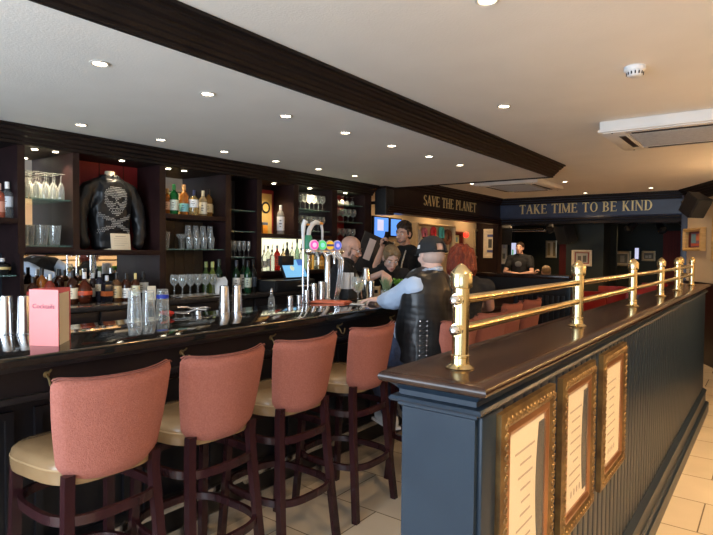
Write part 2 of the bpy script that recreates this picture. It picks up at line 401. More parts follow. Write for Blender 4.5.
# ------------------------------------------------------------------ bar stools (front faces -X, the bar)
def stool_proto():
    root = empty('bar_stool', (0, 0, 0), 'x', 'bar stool', 0, 'coral fabric bar stools along the bar')
    # seat cushion, superellipse plan, wider in front
    mb = MB(); n = 40; rings = []
    for sc, z in ((.90, .715), (.985, .722), (1.0, .745), (1.0, .775), (.975, .797), (.90, .810), (.6, .818), (.0, .820)):
        ring = []
        for i in range(n):
            t = 2*PI*i/n; c, s_ = math.cos(t), math.sin(t)
            e = 2/3.6; x = math.copysign(abs(c)**e, c); y = math.copysign(abs(s_)**e, s_)
            wy = .240 - .045*(x*.5+.5)
            ring.append((x*.215*sc - .02, y*wy*sc, z))
        rings.append(ring)
    for r_ in rings: mb.v += r_
    for j in range(len(rings)-1):
        mb.f += [(j*n+i, j*n+(i+1) % n, (j+1)*n+(i+1) % n, (j+1)*n+i) for i in range(n)]
    mb.f.append(tuple(range(n-1, -1, -1))); mb.mi = [0]*len(mb.f)
    mb.build('seat', M['tan'], root)
    mb2 = MB(); mb2.tube([(x*.992-.0, y*.992, z-.002) for x, y, z in rings[3]], .004, 6, True)
    mb2.build('seat_piping', flat('tan_piping', (.40, .26, .13)), root)
    # upholstered back: curved slab
    def bp(a, h, off):   # a -1..1 across, h 0..1 up
        hw = .190 + (.232-.190)*h + .006*math.sin(h*PI)
        y = a*hw; bow = .062*(1-a*a)
        x = .145 + bow + .052*h + off
        zb = .742 + .030*abs(a)**4 - .012*(1-a*a); zt = 1.100 + .018*abs(a)**3
        return Vector((x, y, zb + (zt-zb)*h))
    def rp(a, h, o):     # the same sheet with rounded corners
        if abs(a) > .86 and (h > .90 or h < .08):
            k = min(1, (abs(a)-.86)/.14); dh = (h-.90)/.10 if h > .9 else (.08-h)/.08
            hh = h - math.copysign(.035*k*k*dh, h-.5)
            return bp(a*(1-.035*dh*dh*k), hh, o)
        return bp(a, h, o)
    NA, NH = 26, 14; th = .020
    def shell():
        q = MB(); F = []
        for side, off in ((0, -th), (1, th)):
            for j in range(NH+1):
                for i in range(NA+1):
                    a = -1+2*i/NA; h = j/NH
                    # round the corners and taper thickness at the border
                    e = min(1, min((1-abs(a))/.07, h/.06, (1-h)/.06)); o = off*math.sqrt(max(0, 1-(1-e)**2))*1.0
                    ca = a
                    q.v.append(tuple(rp(a, h, o)))
        W_ = NA+1; off2 = (NH+1)*W_
        for s_ in (0, 1):
            for j in range(NH):
                for i in range(NA):
                    a0 = s_*off2+j*W_+i; F.append((a0, a0+1, a0+W_+1, a0+W_) if s_ else (a0, a0+W_, a0+W_+1, a0+1))
        q.f = F; q.mi = [0]*len(F); return q
    o = shell().build('backrest', M['fabric'], root, smooth=60)
    # piping over the top and down the sides, on the rear face
    pts = [rp(-1+2*i/26, 1.0, .0)+Vector((0, 0, .0005)) for i in range(27)]
    p1 = [p+Vector((.011, 0, 0)) for p in pts]; p2 = [p-Vector((.011, 0, 0)) for p in pts]
    MB().tube(p1, .0032, 6).tube(p2, .0032, 6).build('piping', M['piping'], o)
    # legs
    def leg(pts, wx, wy):
        q = MB(); k = len(pts)
        for p, s_ in zip(pts, (1,)*k):
            for dx, dy in ((-wx, -wy), (wx, -wy), (wx, wy), (-wx, wy)): q.v.append((p[0]+dx/2, p[1]+dy/2, p[2]))
        for i in range(k-1):
            q.f += [(4*i+j, 4*i+(j+1) % 4, 4*i+4+(j+1) % 4, 4*i+4+j) for j in range(4)]
        q.f += [(3, 2, 1, 0), tuple(4*(k-1)+j for j in range(4))]; q.mi = [0]*len(q.f); return q
    for sy in (-1, 1):
        leg([(.235, sy*.205, 0), (.215, sy*.192, .2), (.192, sy*.178, .45), (.174, sy*.166, .70), (.178, sy*.166, .765)], .034, .036).build('leg', M['mahogany'], root, smooth=30)
        leg([(-.225, sy*.205, 0), (-.205, sy*.195, .25), (-.19, sy*.188, .5), (-.185, sy*.183, .725)], .032, .036).build('leg', M['mahogany'], root, smooth=30)
    def ring(z, rx, ry, ex, w, h, cx=.0):
        pts = []
        for i in range(48):
            t = 2*PI*i/48; c, s_ = math.cos(t), math.sin(t)
            pts.append((cx+rx*math.copysign(abs(c)**ex, c), ry*math.copysign(abs(s_)**ex, s_), z))
        return MB().sweep_rect(pts, w, h, True)
    ring(.605, .215, .208, .62, .018, .034).build('stretcher', M['mahogany'], root, smooth=35)
    ring(.30, .245, .215, .62, .020, .034).build('foot_ring', M['mahogany'], root, smooth=35)
    leg([(-.18, 0, .695), (-.18, 0, .725)], .04, .36).build('seat_rail', M['mahogany'], root)
    return root
st = stool_proto()
SL = ['coral fabric bar stool nearest the viewer, leftmost along the bar', 'coral fabric bar stool second from the left along the bar',
      'coral fabric bar stool third from the left along the bar', 'coral fabric bar stool standing against the end of the blue divider',
      'coral bar stool the man in the leather vest sits on', 'coral bar stool the red-haired woman sits on',
      'empty coral bar stool just past the red-haired woman, nearer of two', 'farthest empty coral bar stool beyond the red-haired woman']
SP = [(-2.105, 1.098, 0), (-2.105, 1.602, 0), (-2.105, 2.135, -.02), (-2.105, 2.712, .02), (-1.84, 3.34, -.06), (-1.86, 3.90, -.03), (-2.03, 4.70, .05), (-2.03, 5.20, .05)]
for i, (x, y, r) in enumerate(SP):
    if i == 0: st.location = (x, y, 0); st.rotation_euler.z = r; st['label'] = SL[0]
    else: dup(st, (x, y, 0), SL[i], r)

# ------------------------------------------------------------------ the divider with its brass rail
CT = 1.25
dv = empty('divider', (-.65, 3.8, 0), 'dark blue panelled divider with polished brown wooden cap beside the walkway', 'divider')
def dl(mb): mb.v = [(x+.65, y-3.8, z) for x, y, z in mb.v]; return mb
def ring_prism(prof, x0, x1, y0, y1):
    """moulding run round a rectangle: prof = (offset outwards, z)"""
    q = MB(); k = len(prof)
    for o, z in prof: q.v += [(x0-o, y0-o, z), (x1+o, y0-o, z), (x1+o, y1+o, z), (x0-o, y1+o, z)]
    for i in range(k-1): q.f += [(4*i+j, 4*i+(j+1) % 4, 4*i+4+(j+1) % 4, 4*i+4+j) for j in range(4)]
    q.f += [(3, 2, 1, 0), tuple(4*(k-1)+j for j in range(4))]; q.mi = [0]*len(q.f); return q
DX0, DX1, DY0, DY1 = -.742, -.545, 1.19, 6.40
dl(ring_prism([(.0, 0), (.0, 1.19)], DX0, DX1, DY0, DY1)).build('body', M['divider'], dv)
# bead boards on both long sides
a = MB()
y = DY0+.16
while y < DY1-.05:
    a.rbox(DX1-.002, DX1+.007, y+.004, y+.058, .235, 1.165, .003)
    a.cone((DX1+.003, y+.064, .235), (DX1+.003, y+.064, 1.165), .0045, n=6, caps=False)
    y += .07
dl(a).build('bead_board', M['divider'], dv)
a = MB().rbox(DX1-.002, DX1+.012, DY0+.015, DY0+.14, .23, 1.165, .004); dl(a).build('corner_board', M['divider'], dv)
dl(ring_prism([(.0, 1.16), (.008, 1.165), (.008, 1.172), (.022, 1.176), (.026, 1.182), (.022, 1.189), (.006, 1.192), (.006, 1.204), (.020, 1.218), (.030, 1.224), (.03, 1.2245)], DX0, DX1, DY0, DY1)).build('cornice', M['divider'], dv, smooth=25)
dl(ring_prism([(.020, 1.2235), (.038, 1.2245), (.044, 1.229), (.046, 1.237), (.043, 1.245), (.036, CT), (.0, CT+.0003)], DX0, DX1, DY0, DY1)).build('cap', M['cap'], dv, smooth=40)
dl(ring_prism([(.055, 0), (.055, .09), (.045, .10), (.030, .105), (.030, .20), (.036, .205), (.036, .215), (.012, .238), (.0, .24)], DX0, DX1, DY0, DY1)).build('plinth', M['divider'], dv, smooth=25)
# brass rail: posts, rails, silver ball ends
rl = empty('brass_rail', (-.64, 3.8, CT), 'polished brass post and rail fixed on top of the blue divider', 'rail')
def post(x, y):
    q = MB().lathe([(.0001, 0), (.036, 0), (.037, .003), (.030, .007), (.0235, .012), (.0225, .028), (.0245, .030), (.0245, .034), (.0215, .037), (.0215, .205), (.0275, .207), (.0285, .212),
                (.0285, .242), (.027, .246), (.010, .264), (.003, .268), (.0001, .269)], 24)
    q.build('post', M['brass'], rl, smooth=35, loc=(x+.64, y-3.8, 0))
PY = [1.305, 2.36, 3.44, 4.38, 5.16, 6.12]
PX = [-.642, -.640, -.638, -.635, -.632, -.630]
for x, y in zip(PX, PY): post(x, y)
post(-.735, 6.22)
for zz in (.176, .100):
    q = MB().cone((PX[0]+.64, PY[0]-3.8-.012, zz), (PX[-1]+.64, PY[-1]-3.8, zz), .0125, n=16)
    q.cone((PX[-1]+.64, PY[-1]-3.8, zz), (-.095, 2.42, zz), .0125, n=16)
    q.build('rail', M['brass'], rl)
    q = MB().cone((PX[0]+.64, PY[0]-3.8-.024, zz), (PX[0]+.64, PY[0]-3.8-.018, zz), .017, n=16); q.build('collar', M['brass'], rl)
    q = MB().ball((PX[0]+.64, PY[0]-3.8-.034, zz), .0135, 16, 10); tag(q.build('end_ball', M['chrome'], rl), 'silver ball at the end of the rail')
# framed posters on the walkway side
def wall_frame(y0, y1, z0, z1, label, curved):
    root = empty('picture_frame', (DX1+.0075, (y0+y1)/2, (z0+z1)/2), label, 'picture', 0, 'gilt framed posters on the divider')
    cy, cz = (y0+y1)/2, (z0+z1)/2; W_, H_ = (y1-y0)/2, (z1-z0)/2
    def frame(o0, o1, d0, d1, d2):
        q = MB(); pr = [(o0, d0), (o0, d1), ((o0+o1)/2, d2), (o1, d1*.8), (o1, d0)]
        for o, d in pr: q.v += [(d, -W_+o, -H_+o), (d, W_-o, -H_+o), (d, W_-o, H_-o), (d, -W_+o, H_-o)]
        k = len(pr)
        for i in range(k-1): q.f += [(4*i+j, 4*i+(j+1) % 4, 4*i+4+(j+1) % 4, 4*i+4+j) for j in range(4)]
        q.mi = [0]*len(q.f); return q
    f = frame(0, .046, 0, .018, .025).build('frame', M['gilt'], root, smooth=25)
    q = MB(); st_ = .026     # carved leaves all round the outer moulding
    def run(p, d, L):
        k = int(L/st_)
        for i in range(k):
            t = (i+.5)*L/k; c = Vector(p)+Vector(d)*t
            q.ball(c, (.007, .0105 if d[1] else .011, .0105 if d[2] else .011), 8, 5)
            q.ball(c+Vector((.003, d[1]*st_*.35, d[2]*st_*.35)), (.005, .004, .004), 6, 4)
    for s_ in (-1, 1):
        run((.021, s_*(W_-.023), -H_+.02), (0, 0, 1), 2*H_-.04); run((.021, -W_+.02, s_*(H_-.023)), (0, 1, 0), 2*W_-.04)
    q.build('carving', M['gilt'], f, smooth=60)
    frame(.044, .070, 0, .016, .019).build('inner_moulding', M['copper'], root, smooth=25)
    poster = MB().box(.004, .008, -W_+.066, W_-.066, -H_+.066, H_-.066).build('poster', M['paper'], root)
    q = MB(); r2 = random.Random(int(y0*100))
    for z in [H_-.14-.035*i for i in range(8)]:
        L = (W_-.10)*(r2.random()*.5+.35); q.box(.008, .0084, -L, L*.7, z, z+.006)
    for i in range(4): q.ball((.008, -.05+.033*i, -H_+.115), (.0006, .010, .013), 8, 4)
    q.build('print', M['greyink'], poster, smooth=0)
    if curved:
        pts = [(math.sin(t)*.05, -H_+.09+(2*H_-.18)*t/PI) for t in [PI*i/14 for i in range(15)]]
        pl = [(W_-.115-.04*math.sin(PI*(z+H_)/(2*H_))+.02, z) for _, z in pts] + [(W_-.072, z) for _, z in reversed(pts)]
        MB().prism(pl, .008, .0095, 'x').build('dark_curved_band', M['black'], poster, smooth=0)  # black curved band along the far edge of the sheet
    MB().box(.0125, .0135, -W_+.07, W_-.07, -H_+.07, H_-.07).build('glass', M['pane'], root, smooth=0)
    return root
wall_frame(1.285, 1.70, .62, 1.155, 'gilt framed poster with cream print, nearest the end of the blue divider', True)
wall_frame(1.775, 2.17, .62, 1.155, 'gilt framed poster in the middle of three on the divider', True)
wall_frame(2.285, 2.70, .62, 1.155, 'gilt framed poster farthest along the divider side', False)

# ------------------------------------------------------------------ back bar: counter and shelving
FX = -4.30   # face of the shelving
bk = empty('back_bar_counter', (-4.3, 2.3, 0), 'black back counter with drawers and round knobs under the bottle shelves', 'counter')
def kl(mb): mb.v = [(x+4.3, y-2.3, z) for x, y, z in mb.v]; return mb
kl(MB().rbox(-4.655, -3.975, -1.2, 6.0, 1.085, 1.12, .005)).build('worktop', M['counter'], bk)
kl(MB().box(-4.655, -4.03, -1.19, 5.98, .08, 1.085).box(-4.655, -4.08, -1.19, 5.98, 0, .08)).build('carcass', M['barfront'], bk)
for k in range(9):
    y0 = -.9+k*.77
    dr = kl(MB().rbox(-4.03, -4.01, y0+.01, y0+.76, .935, 1.07, .004)).build('drawer', M['barfront'], bk)
    yk = y0+.40-2.3+.1
    q = MB().lathe([(.0001, 0), (.007, 0), (.006, .012), (.014, .018), (.016, .024), (.012, .030), (.0001, .033)], 14, Matrix.Translation((.29, yk, 1.005)) @ Matrix.Rotation(PI/2, 4, 'Y'))
    q.build('knob', M['brass'], dr)
    kl(MB().rbox(-4.03, -4.01, y0+.01, y0+.38, .10, .925, .004)).build('door', M['barfront'], bk)
    kl(MB().rbox(-4.03, -4.01, y0+.39, y0+.76, .10, .925, .004)).build('door', M['barfront'], bk)
sh = empty('back_bar_shelving', (-4.5, 3.0, 1.12), 'dark brown wall shelving behind the bar with glass shelves and cornice', 'shelving')
def sl(mb): mb.v = [(x+4.5, y-3.0, z-1.12) for x, y, z in mb.v]; return mb
BX = -4.655
def upright(y0, y1, z0): sl(MB().box(BX, FX, y0, y1, z0, 2.27)).build('upright', M['shelf_wood'], sh)
upright(1.74, 1.79, 1.50); sl(MB().box(BX, FX-.03, 1.765, 1.79, 1.12, 1.50)).build('upright', M['shelf_wood'], sh)
upright(2.13, 2.18, 1.531); upright(2.88, 2.94, 1.12); upright(3.61, 3.68, 1.12); upright(4.02, 4.09, 1.12)
upright(4.57, 4.65, 1.67); upright(5.24, 5.34, 1.12); upright(5.91, 6.06, 1.12); upright(.6, .65, 1.12)
def board(y0, y1, zt, th=.042): sl(MB().rbox(BX, FX+.004, y0, y1, zt-th, zt, .003)).build('shelf', M['shelf_wood'], sh)
board(.65, 1.74, 1.752); board(1.79, 2.13, 1.548); board(2.13, 2.88, 1.531); board(2.94, 3.61, 1.857); board(4.09, 4.57, 1.715); board(4.65, 5.24, 1.715)
board(4.09, 5.24, 1.314)
def gshelf(y0, y1, z, x1=FX-.03): tag(sl(MB().box(BX+.012, x1, y0+.002, y1-.002, z-.010, z)).build('glass_shelf', M['shelfglass'], sh, smooth=0), 'green-edged glass shelf')
gshelf(.65, 1.74, 1.348); gshelf(1.79, 2.13, 1.908); gshelf(1.79, 2.13, 1.562); gshelf(2.94, 3.61, 1.545)
gshelf(3.68, 4.02, 1.943); gshelf(3.68, 4.02, 1.731); gshelf(3.68, 4.02, 1.468); gshelf(4.65, 5.24, 2.016); gshelf(4.65, 5.24, 1.769)
gshelf(5.34, 5.91, 2.122); gshelf(5.34, 5.91, 1.906)
def back(name, y0, y1, z0, z1, m, th=.012): return sl(MB().box(BX, BX+th, y0, y1, z0, z1)).build(name, m, sh, smooth=0)
back('back_panel', .65, 1.765, 1.12, 2.27, M['slate_back'])
back('mirror', 1.79, 2.13, 1.552, 2.27, M['mirror'])
back('mirror', 1.79, 2.88, 1.12, 1.487, M['mirror'])
back('red_lining', 2.18, 2.88, 1.531, 2.27, M['red_wall'])
a = MB()
for y in (2.30, 2.52, 2.74): a.box(BX+.012, BX+.018, y, y+.008, 1.53, 2.27)
sl(a).build('panel_joint', M['red_dark'], sh)
back('mirror', 2.94, 3.61, 1.86, 2.27, M['mirror'])
pb = MB()
for k in range(6): pb.rbox(BX, BX+.014, 2.942+k*.111, 2.942+k*.111+.108, 1.12, 1.81, .003)
sl(pb).build('back_panel', flat('brown_plank', (.075, .050, .032), .55), sh)
back('back_panel', 3.68, 4.02, 1.12, 2.27, M['slate_back'])
a = MB().box(BX+.012, BX+.018, 3.845, 3.852, 1.12, 2.27); sl(a).build('panel_joint', M['black'], sh)
back('back_panel', 4.09, 4.57, 1.715, 2.27, M['shelf_wood'])
back('light_panel', 4.09, 5.24, 1.32, 1.672, M['lightpanel'])
back('mirror', 4.65, 5.24, 1.716, 2.27, M['mirror'])
back('back_panel', 4.09, 5.24, 1.12, 1.27, M['shelf_wood'])
back('red_lining', 5.34, 5.91, 1.12, 2.27, M['red_wall'])
cp = [(BX, 2.27), (FX, 2.27), (FX+.012, 2.275), (FX+.012, 2.295), (FX+.03, 2.30), (FX+.035, 2.32), (FX+.06, 2.33), (FX+.065, 2.35), (FX+.09, 2.36), (FX+.09, 2.378), (FX+.115, 2.385), (FX+.115, 2.397), (BX, 2.397)]
sl(MB().prism(cp, .3, 6.08, 'y')).build('cornice', M['crown'], sh, smooth=20)
# small lamps in the niches
def niche_lamp(x, y, z, p, col=NEUT, sp=110, glow=True):
    q = MB().lathe([(.0001, 0), (.021, 0), (.021, -.003), (.0001, -.003)], 14)
    o = q.build('niche_lamp', M['lampglow'], sh, loc=(x+4.5, y-3, z-1.12-.001))
    lamp('SPOT', 'niche_light', (x, y, z-.012), p, col, spot_size=math.radians(sp), spot_blend=.8, shadow_soft_size=.02)
for x, y, z, p in [(-4.40, 1.90, 2.27, 24), (-4.38, 2.04, 2.27, 20), (-4.35, 2.56, 2.27, 8.0), (-4.42, 3.05, 2.27, 8), (-4.42, 3.22, 2.27, 4),
                   (-4.42, 4.38, 2.27, 22), (-4.40, 4.95, 2.27, 45), (-4.38, 5.60, 2.27, 40)]:
    niche_lamp(x, y, z, p, (1.0, .80, .52))

# ------------------------------------------------------------------ ceiling fittings
def downlight(x, y, z, label, power, col, sp=95, r=.043, blend=.7):
    q = MB().lathe([(r, 0), (r+.002, -.003), (r-.006, -.007), (r-.012, -.004), (r-.012, .0), (r, 0)], 24)
    o = empty('downlight', (x, y, z), label, 'ceiling light', 0, 'recessed ceiling spotlights')
    q.build('bezel', M['lampring'], o)
    MB().lathe([(.0001, -.0015), (r-.013, -.0015), (r-.013, -.0005), (.0001, -.0005)], 20).build('bulb', M['lampglow'], o)
    l = lamp('SPOT', 'spot_light', (0, 0, -.015), power, col, spot_size=math.radians(sp), spot_blend=blend, shadow_soft_size=.03); l.parent = o
    return o
ORD = ['first', 'second', 'third', 'fourth', 'fifth', 'sixth', 'seventh']
for i in range(7):
    downlight(-2.52, 1.375+.613*i, ZL, 'ceiling spotlight above the bar top, %s from the left' % ORD[i], 5.5, NEUT)
for i in range(6):
    downlight(-3.88, 1.98+.63*i, ZL, 'ceiling spotlight near the bottle shelves, %s from the left' % ORD[i], 4.5, NEUT)
W_ = 26
for x, y, lab, p in [(-1.478, 3.598, 'ceiling spotlight on the plain ceiling between cornice and smoke alarm', W_),
                  (-.919, 2.052, 'ceiling spotlight at the top edge of the picture right of the cornice', W_),
                  (-3.52, 7.45, 'ceiling spotlight left of the far air conditioner', W_), (-2.35, 7.9, 'ceiling spotlight right of the far air conditioner', W_),
                  (-2.51, 9.55, 'ceiling spotlight close to the sign about being kind', W_), (-1.51, 9.3, 'ceiling spotlight above the last letters of the far sign', W_)]:
    downlight(x, y, ZC, lab, p, WARM, 130, .045, 1)
for x, y, lab, p_ in [(.35, 1.2, 'nearest the viewer', 170), (.75, 3.2, 'beside the smoke alarm', 230), (.65, 5.2, 'past the near air conditioner', 260), (.15, 7.2, 'towards the blue column', 260)]:
    downlight(x, y, ZC, 'ceiling spotlight over the walkway, '+lab, p_, WARM, 140, .045, 1)
for x, y, lab in [(-4.35, 6.9, 'left'), (-4.35, 8.2, 'middle'), (-4.35, 9.4, 'right')]:
    downlight(x, y, ZC, 'ceiling spotlight behind the dark beam by the cream wall, '+lab, 26, WARM, 140, .045, 1)
# unseen lamps added to warm the walkway side and ceiling, on the diagonal wall and beyond the right edge of the picture
def fill_lamp(p, rz, label, power):
    o = empty('added_wall_lamp', p, label, 'added wall lamp', rz)
    MB().lathe([(.0001, 0), (.05, 0), (.05, .012), (.0001, .012)], 16, Matrix.Rotation(-PI/2, 4, 'X')).build('back_plate', M['brass'], o)
    MB().tube([(0, .01, 0), (0, .08, -.02), (0, .11, .03)], .008, 8).build('arm', M['brass'], o)
    MB().lathe([(.045, .03), (.075, .15), (.073, .15), (.043, .03)], 20, Matrix.Translation((0, .11, 0))).build('lamp_shade', flat('shade_cloth', (.8, .62, .38), .8), o)
    l = lamp('POINT', 'added_fill_light', (0, .11, .16), power, (1.0, .60, .28), shadow_soft_size=.05); l.parent = o
nrm = Vector((-1, -.5, 0)).normalized(); rzd = face(nrm.x, nrm.y)
for s_, lab, pw in [(2.9, 'added unseen brass wall lamp on the cream wall, farthest from the viewer', 30), (5.0, 'added unseen brass wall lamp in the middle of the cream wall', 34), (7.3, 'added unseen brass wall lamp on the cream wall nearest the street', 34)]:
    fill_lamp(on_diag(s_, 1.80, .002), rzd, lab, pw)
# smoke alarm
sm = empty('smoke_alarm', (-.615, 3.231, ZC), 'round white smoke alarm on the ceiling before the air conditioner', 'smoke alarm')
MB().lathe([(.0001, 0), (.052, 0), (.053, -.004), (.053, -.020), (.050, -.024), (.0001, -.024)], 28).build('base', M['white'], sm)
MB().lathe([(.0001, -.024), (.044, -.024), (.036, -.046), (.030, -.050), (.0001, -.050)], 28).build('cover', M['white'], sm)
q = MB()
for i in range(14):
    a = 2*PI*i/14; T = Matrix.Rotation(a, 4, 'Z'); q.box(.0395, .0425, -.003, .003, -.043, -.028, T)
q.build('vent', M['black'], sm)
# ceiling cassettes
def cassette(x0, x1, y0, y1, z0, label):
    cx, cy = (x0+x1)/2, (y0+y1)/2; o = empty('air_conditioner', (cx, cy, ZC), label, 'air conditioner'); a, b_ = (x1-x0)/2, (y1-y0)/2; d = z0-ZC
    MB().rbox(-a+.01, a-.01, -b_+.01, b_-.01, d+.022, -.0005, .006).build('housing', M['acw'], o)
    q = MB(); q.rbox(-a, a, -b_, b_, d+.008, d+.026, .005)
    for (xa, xb, ya, yb) in ((-a+.03, -a+.17, -b_+.03, b_-.03), (a-.17, a-.03, -b_+.03, b_-.03), (-a+.17, a-.17, -b_+.03, -b_+.15), (-a+.17, a-.17, b_-.15, b_-.03)):
        q.rbox(xa, xb, ya, yb, d+.002, d+.010, .003)
    p = q.build('panel', M['acw'], o)
    q = MB().box(-a+.19, a-.19, -b_+.17, b_-.17, d+.0005, d+.004); g = q.build('grille', M['grille'], o)
    q = MB(); n = int((2*b_-.36)/.02)
    for i in range(n): q.box(-a+.195, a-.195, -b_+.18+i*.02, -b_+.188+i*.02, d-.003, d+.001)
    q.build('grille_slats', M['grille'], g)
    q = MB()
    for s_ in (-1, 1):
        q.box(-a+.21, a-.21, s_*(b_-.115)-.022, s_*(b_-.115)+.022, d-.0005, d+.003); q.box(s_*(a-.13)-.022, s_*(a-.13)+.022, -b_+.2, b_-.2, d-.0005, d+.003)
    q.build('air_outlet', M['black'], o)
    q = MB()
    for sx in (-1, 1):
        for sy in (-1, 1):
            q.lathe([(.0001, 0), (.007, 0), (.007, .003), (.0001, .003)], 10, Matrix.Translation((sx*(a-.09), sy*(b_-.05), d-.0008)))
    q.build('screw', M['black'], o)
cassette(-1.085, .05, 4.42, 5.33, 2.43, 'white ceiling air conditioner with square grille, near the smoke alarm')
cassette(-3.42, -2.50, 7.25, 8.40, 2.455, 'white ceiling air conditioner at the far end beyond the cornice')

# ------------------------------------------------------------------ lettering
def glyph(ch):
    """strokes of a roman letter, unit height; returns (width, list of polygons)"""
    TH, TN, SF = .17, .065, .045
    P = []
    def seg(x0, y0, x1, y1, w):
        d = Vector((x1-x0, y1-y0)); n = Vector((-d.y, d.x)).normalized()*w/2
        P.append([(x0-n.x, y0-n.y), (x1-n.x, y1-n.y), (x1+n.x, y1+n.y), (x0+n.x, y0+n.y)])
    def serif(x, y, w=.30): P.append([(x-w/2, y-SF/2), (x+w/2, y-SF/2), (x+w/2, y+SF/2), (x-w/2, y+SF/2)])
    def stem(x, w=TH, top=True, bot=True):
        seg(x, .02, x, .98, w)
        if top: serif(x, 1-SF/2, w+.16)
        if bot: serif(x, SF/2, w+.16)
    def arc(cx, cy, rx, ry, a0, a1, w0, w1, n=12):
        for i in range(n):
            t0 = a0+(a1-a0)*i/n; t1 = a0+(a1-a0)*(i+1)/n+.02
            def wd(t): return w0+(w1-w0)*abs(math.cos(t))
            pts = []
            for t, s_ in ((t0, -1), (t1, -1), (t1, 1), (t0, 1)):
                w = wd(t)/2*s_; pts.append((cx+(rx+w)*math.cos(t), cy+(ry+min(abs(w), TN/2)*s_)*math.sin(t)))
            P.append(pts)
    if ch == 'T': stem(.38, top=False); seg(.02, .965, .74, .965, TN); seg(.04, .82, .04, .99, .05); seg(.72, .82, .72, .99, .05); w = .76
    elif ch == 'A': seg(.08, .02, .40, .99, TN); seg(.40, .99, .70, .02, TH); seg(.2, .36, .58, .36, TN); serif(.08, SF/2, .22); serif(.70, SF/2, .30); w = .84
    elif ch == 'K': stem(.14); seg(.22, .45, .60, .97, TN); seg(.30, .56, .66, .02, TH); serif(.60, 1-SF/2, .24); serif(.68, SF/2, .26); w = .82
    elif ch == 'E': stem(.14); seg(.14, .965, .60, .965, TN); seg(.14, .52, .50, .52, TN); seg(.14, .035, .64, .035, TN); seg(.60, .82, .60, .99, .05); seg(.64, .01, .64, .20, .05); seg(.50, .44, .50, .60, .04); w = .70
    elif ch == 'I': stem(.14); w = .28
    elif ch == 'M': stem(.10, TN); stem(.84, TH); seg(.10, .99, .47, .06, TH*.85); seg(.47, .06, .84, .99, TN); w = 1.0
    elif ch == 'O': arc(.42, .5, .33, .47, 0, 2*PI, TN, TH, 28); w = .84
    elif ch == 'B': stem(.14); arc(.30, .755, .22, .215, -PI/2, PI/2, TN, TH*.9); arc(.30, .27, .29, .235, -PI/2, PI/2, TN, TH); seg(.14, .965, .32, .965, TN); seg(.14, .52, .32, .52, TN); seg(.14, .035, .32, .035, TN); w = .72
    elif ch == 'N': stem(.12, TN); stem(.72, TN); seg(.12, .99, .72, .03, TH*.9); w = .86
    elif ch == 'D': stem(.14); arc(.30, .5, .38, .465, -PI/2, PI/2, TN, TH, 16); seg(.14, .965, .32, .965, TN); seg(.14, .035, .32, .035, TN); w = .84
    elif ch == 'P': stem(.14); arc(.30, .72, .26, .245, -PI/2, PI/2, TN, TH); seg(.14, .965, .32, .965, TN); seg(.14, .475, .32, .475, TN); w = .68
    elif ch == 'V': seg(.08, .98, .38, .02, TH); seg(.38, .02, .68, .98, TN); serif(.10, 1-SF/2, .30); serif(.68, 1-SF/2, .22); w = .78
    elif ch == 'S': arc(.30, .74, .20, .225, .25*PI, 1.5*PI, TN, TH*.8, 14); arc(.30, .27, .22, .235, -.75*PI-.0, .5*PI, TN, TH*.85, 14); seg(.46, .80, .46, .97, .045); seg(.07, .05, .07, .22, .045); w = .58
    elif ch == 'H': stem(.14); stem(.70); seg(.14, .51, .70, .51, TN); w = .86
    elif ch == 'L': stem(.14); seg(.14, .035, .60, .035, TN); seg(.60, .01, .60, .22, .05); w = .66
    else: w = .36
    return w, P
def sign(text, origin, ux, nrm, length, h, name, label, dep=.014):
    """ux: reading direction, nrm: towards the reader"""
    ux = Vector(ux); nrm = Vector(nrm); root = empty(name, origin, label, 'sign')
    gs = [(c, *glyph(c)) for c in text]; tot = sum(g[1] for g in gs)+.10*(len(gs)-1); sx = length/tot; x = 0
    for c, w, P in gs:
        if P:
            q = MB()
            for k, pl in enumerate(P):
                d = dep + .0004*(k % 3)
                vs = [ux*((px)*sx)+Vector((0, 0, py*h)) for px, py in pl]; n = len(vs)
                q.add([v for v in vs]+[v+nrm*d for v in vs], [(i, (i+1) % n, n+(i+1) % n, n+i) for i in range(n)]+[tuple(range(n-1, -1, -1)), tuple(range(n, 2*n))])
            o = q.build('letter', M['gold'], root, smooth=0, loc=ux*x)
        x += (w+.10)*sx
    return root
sign('TAKE TIME TO BE KIND', (-3.77, 9.999, 2.235), (1, 0, 0), (0, -1, 0), 2.18, .165, 'kindness_sign', 'gold letters on navy beam at the far end, reading TAKE TIME TO BE KIND')
sign('SAVE THE PLANET', (-4.139, 7.15, 2.215), (0, 1, 0), (1, 0, 0), 1.78, .155, 'planet_sign', 'gold letters on dark wooden beam at left, reading SAVE THE PLANET', .005)

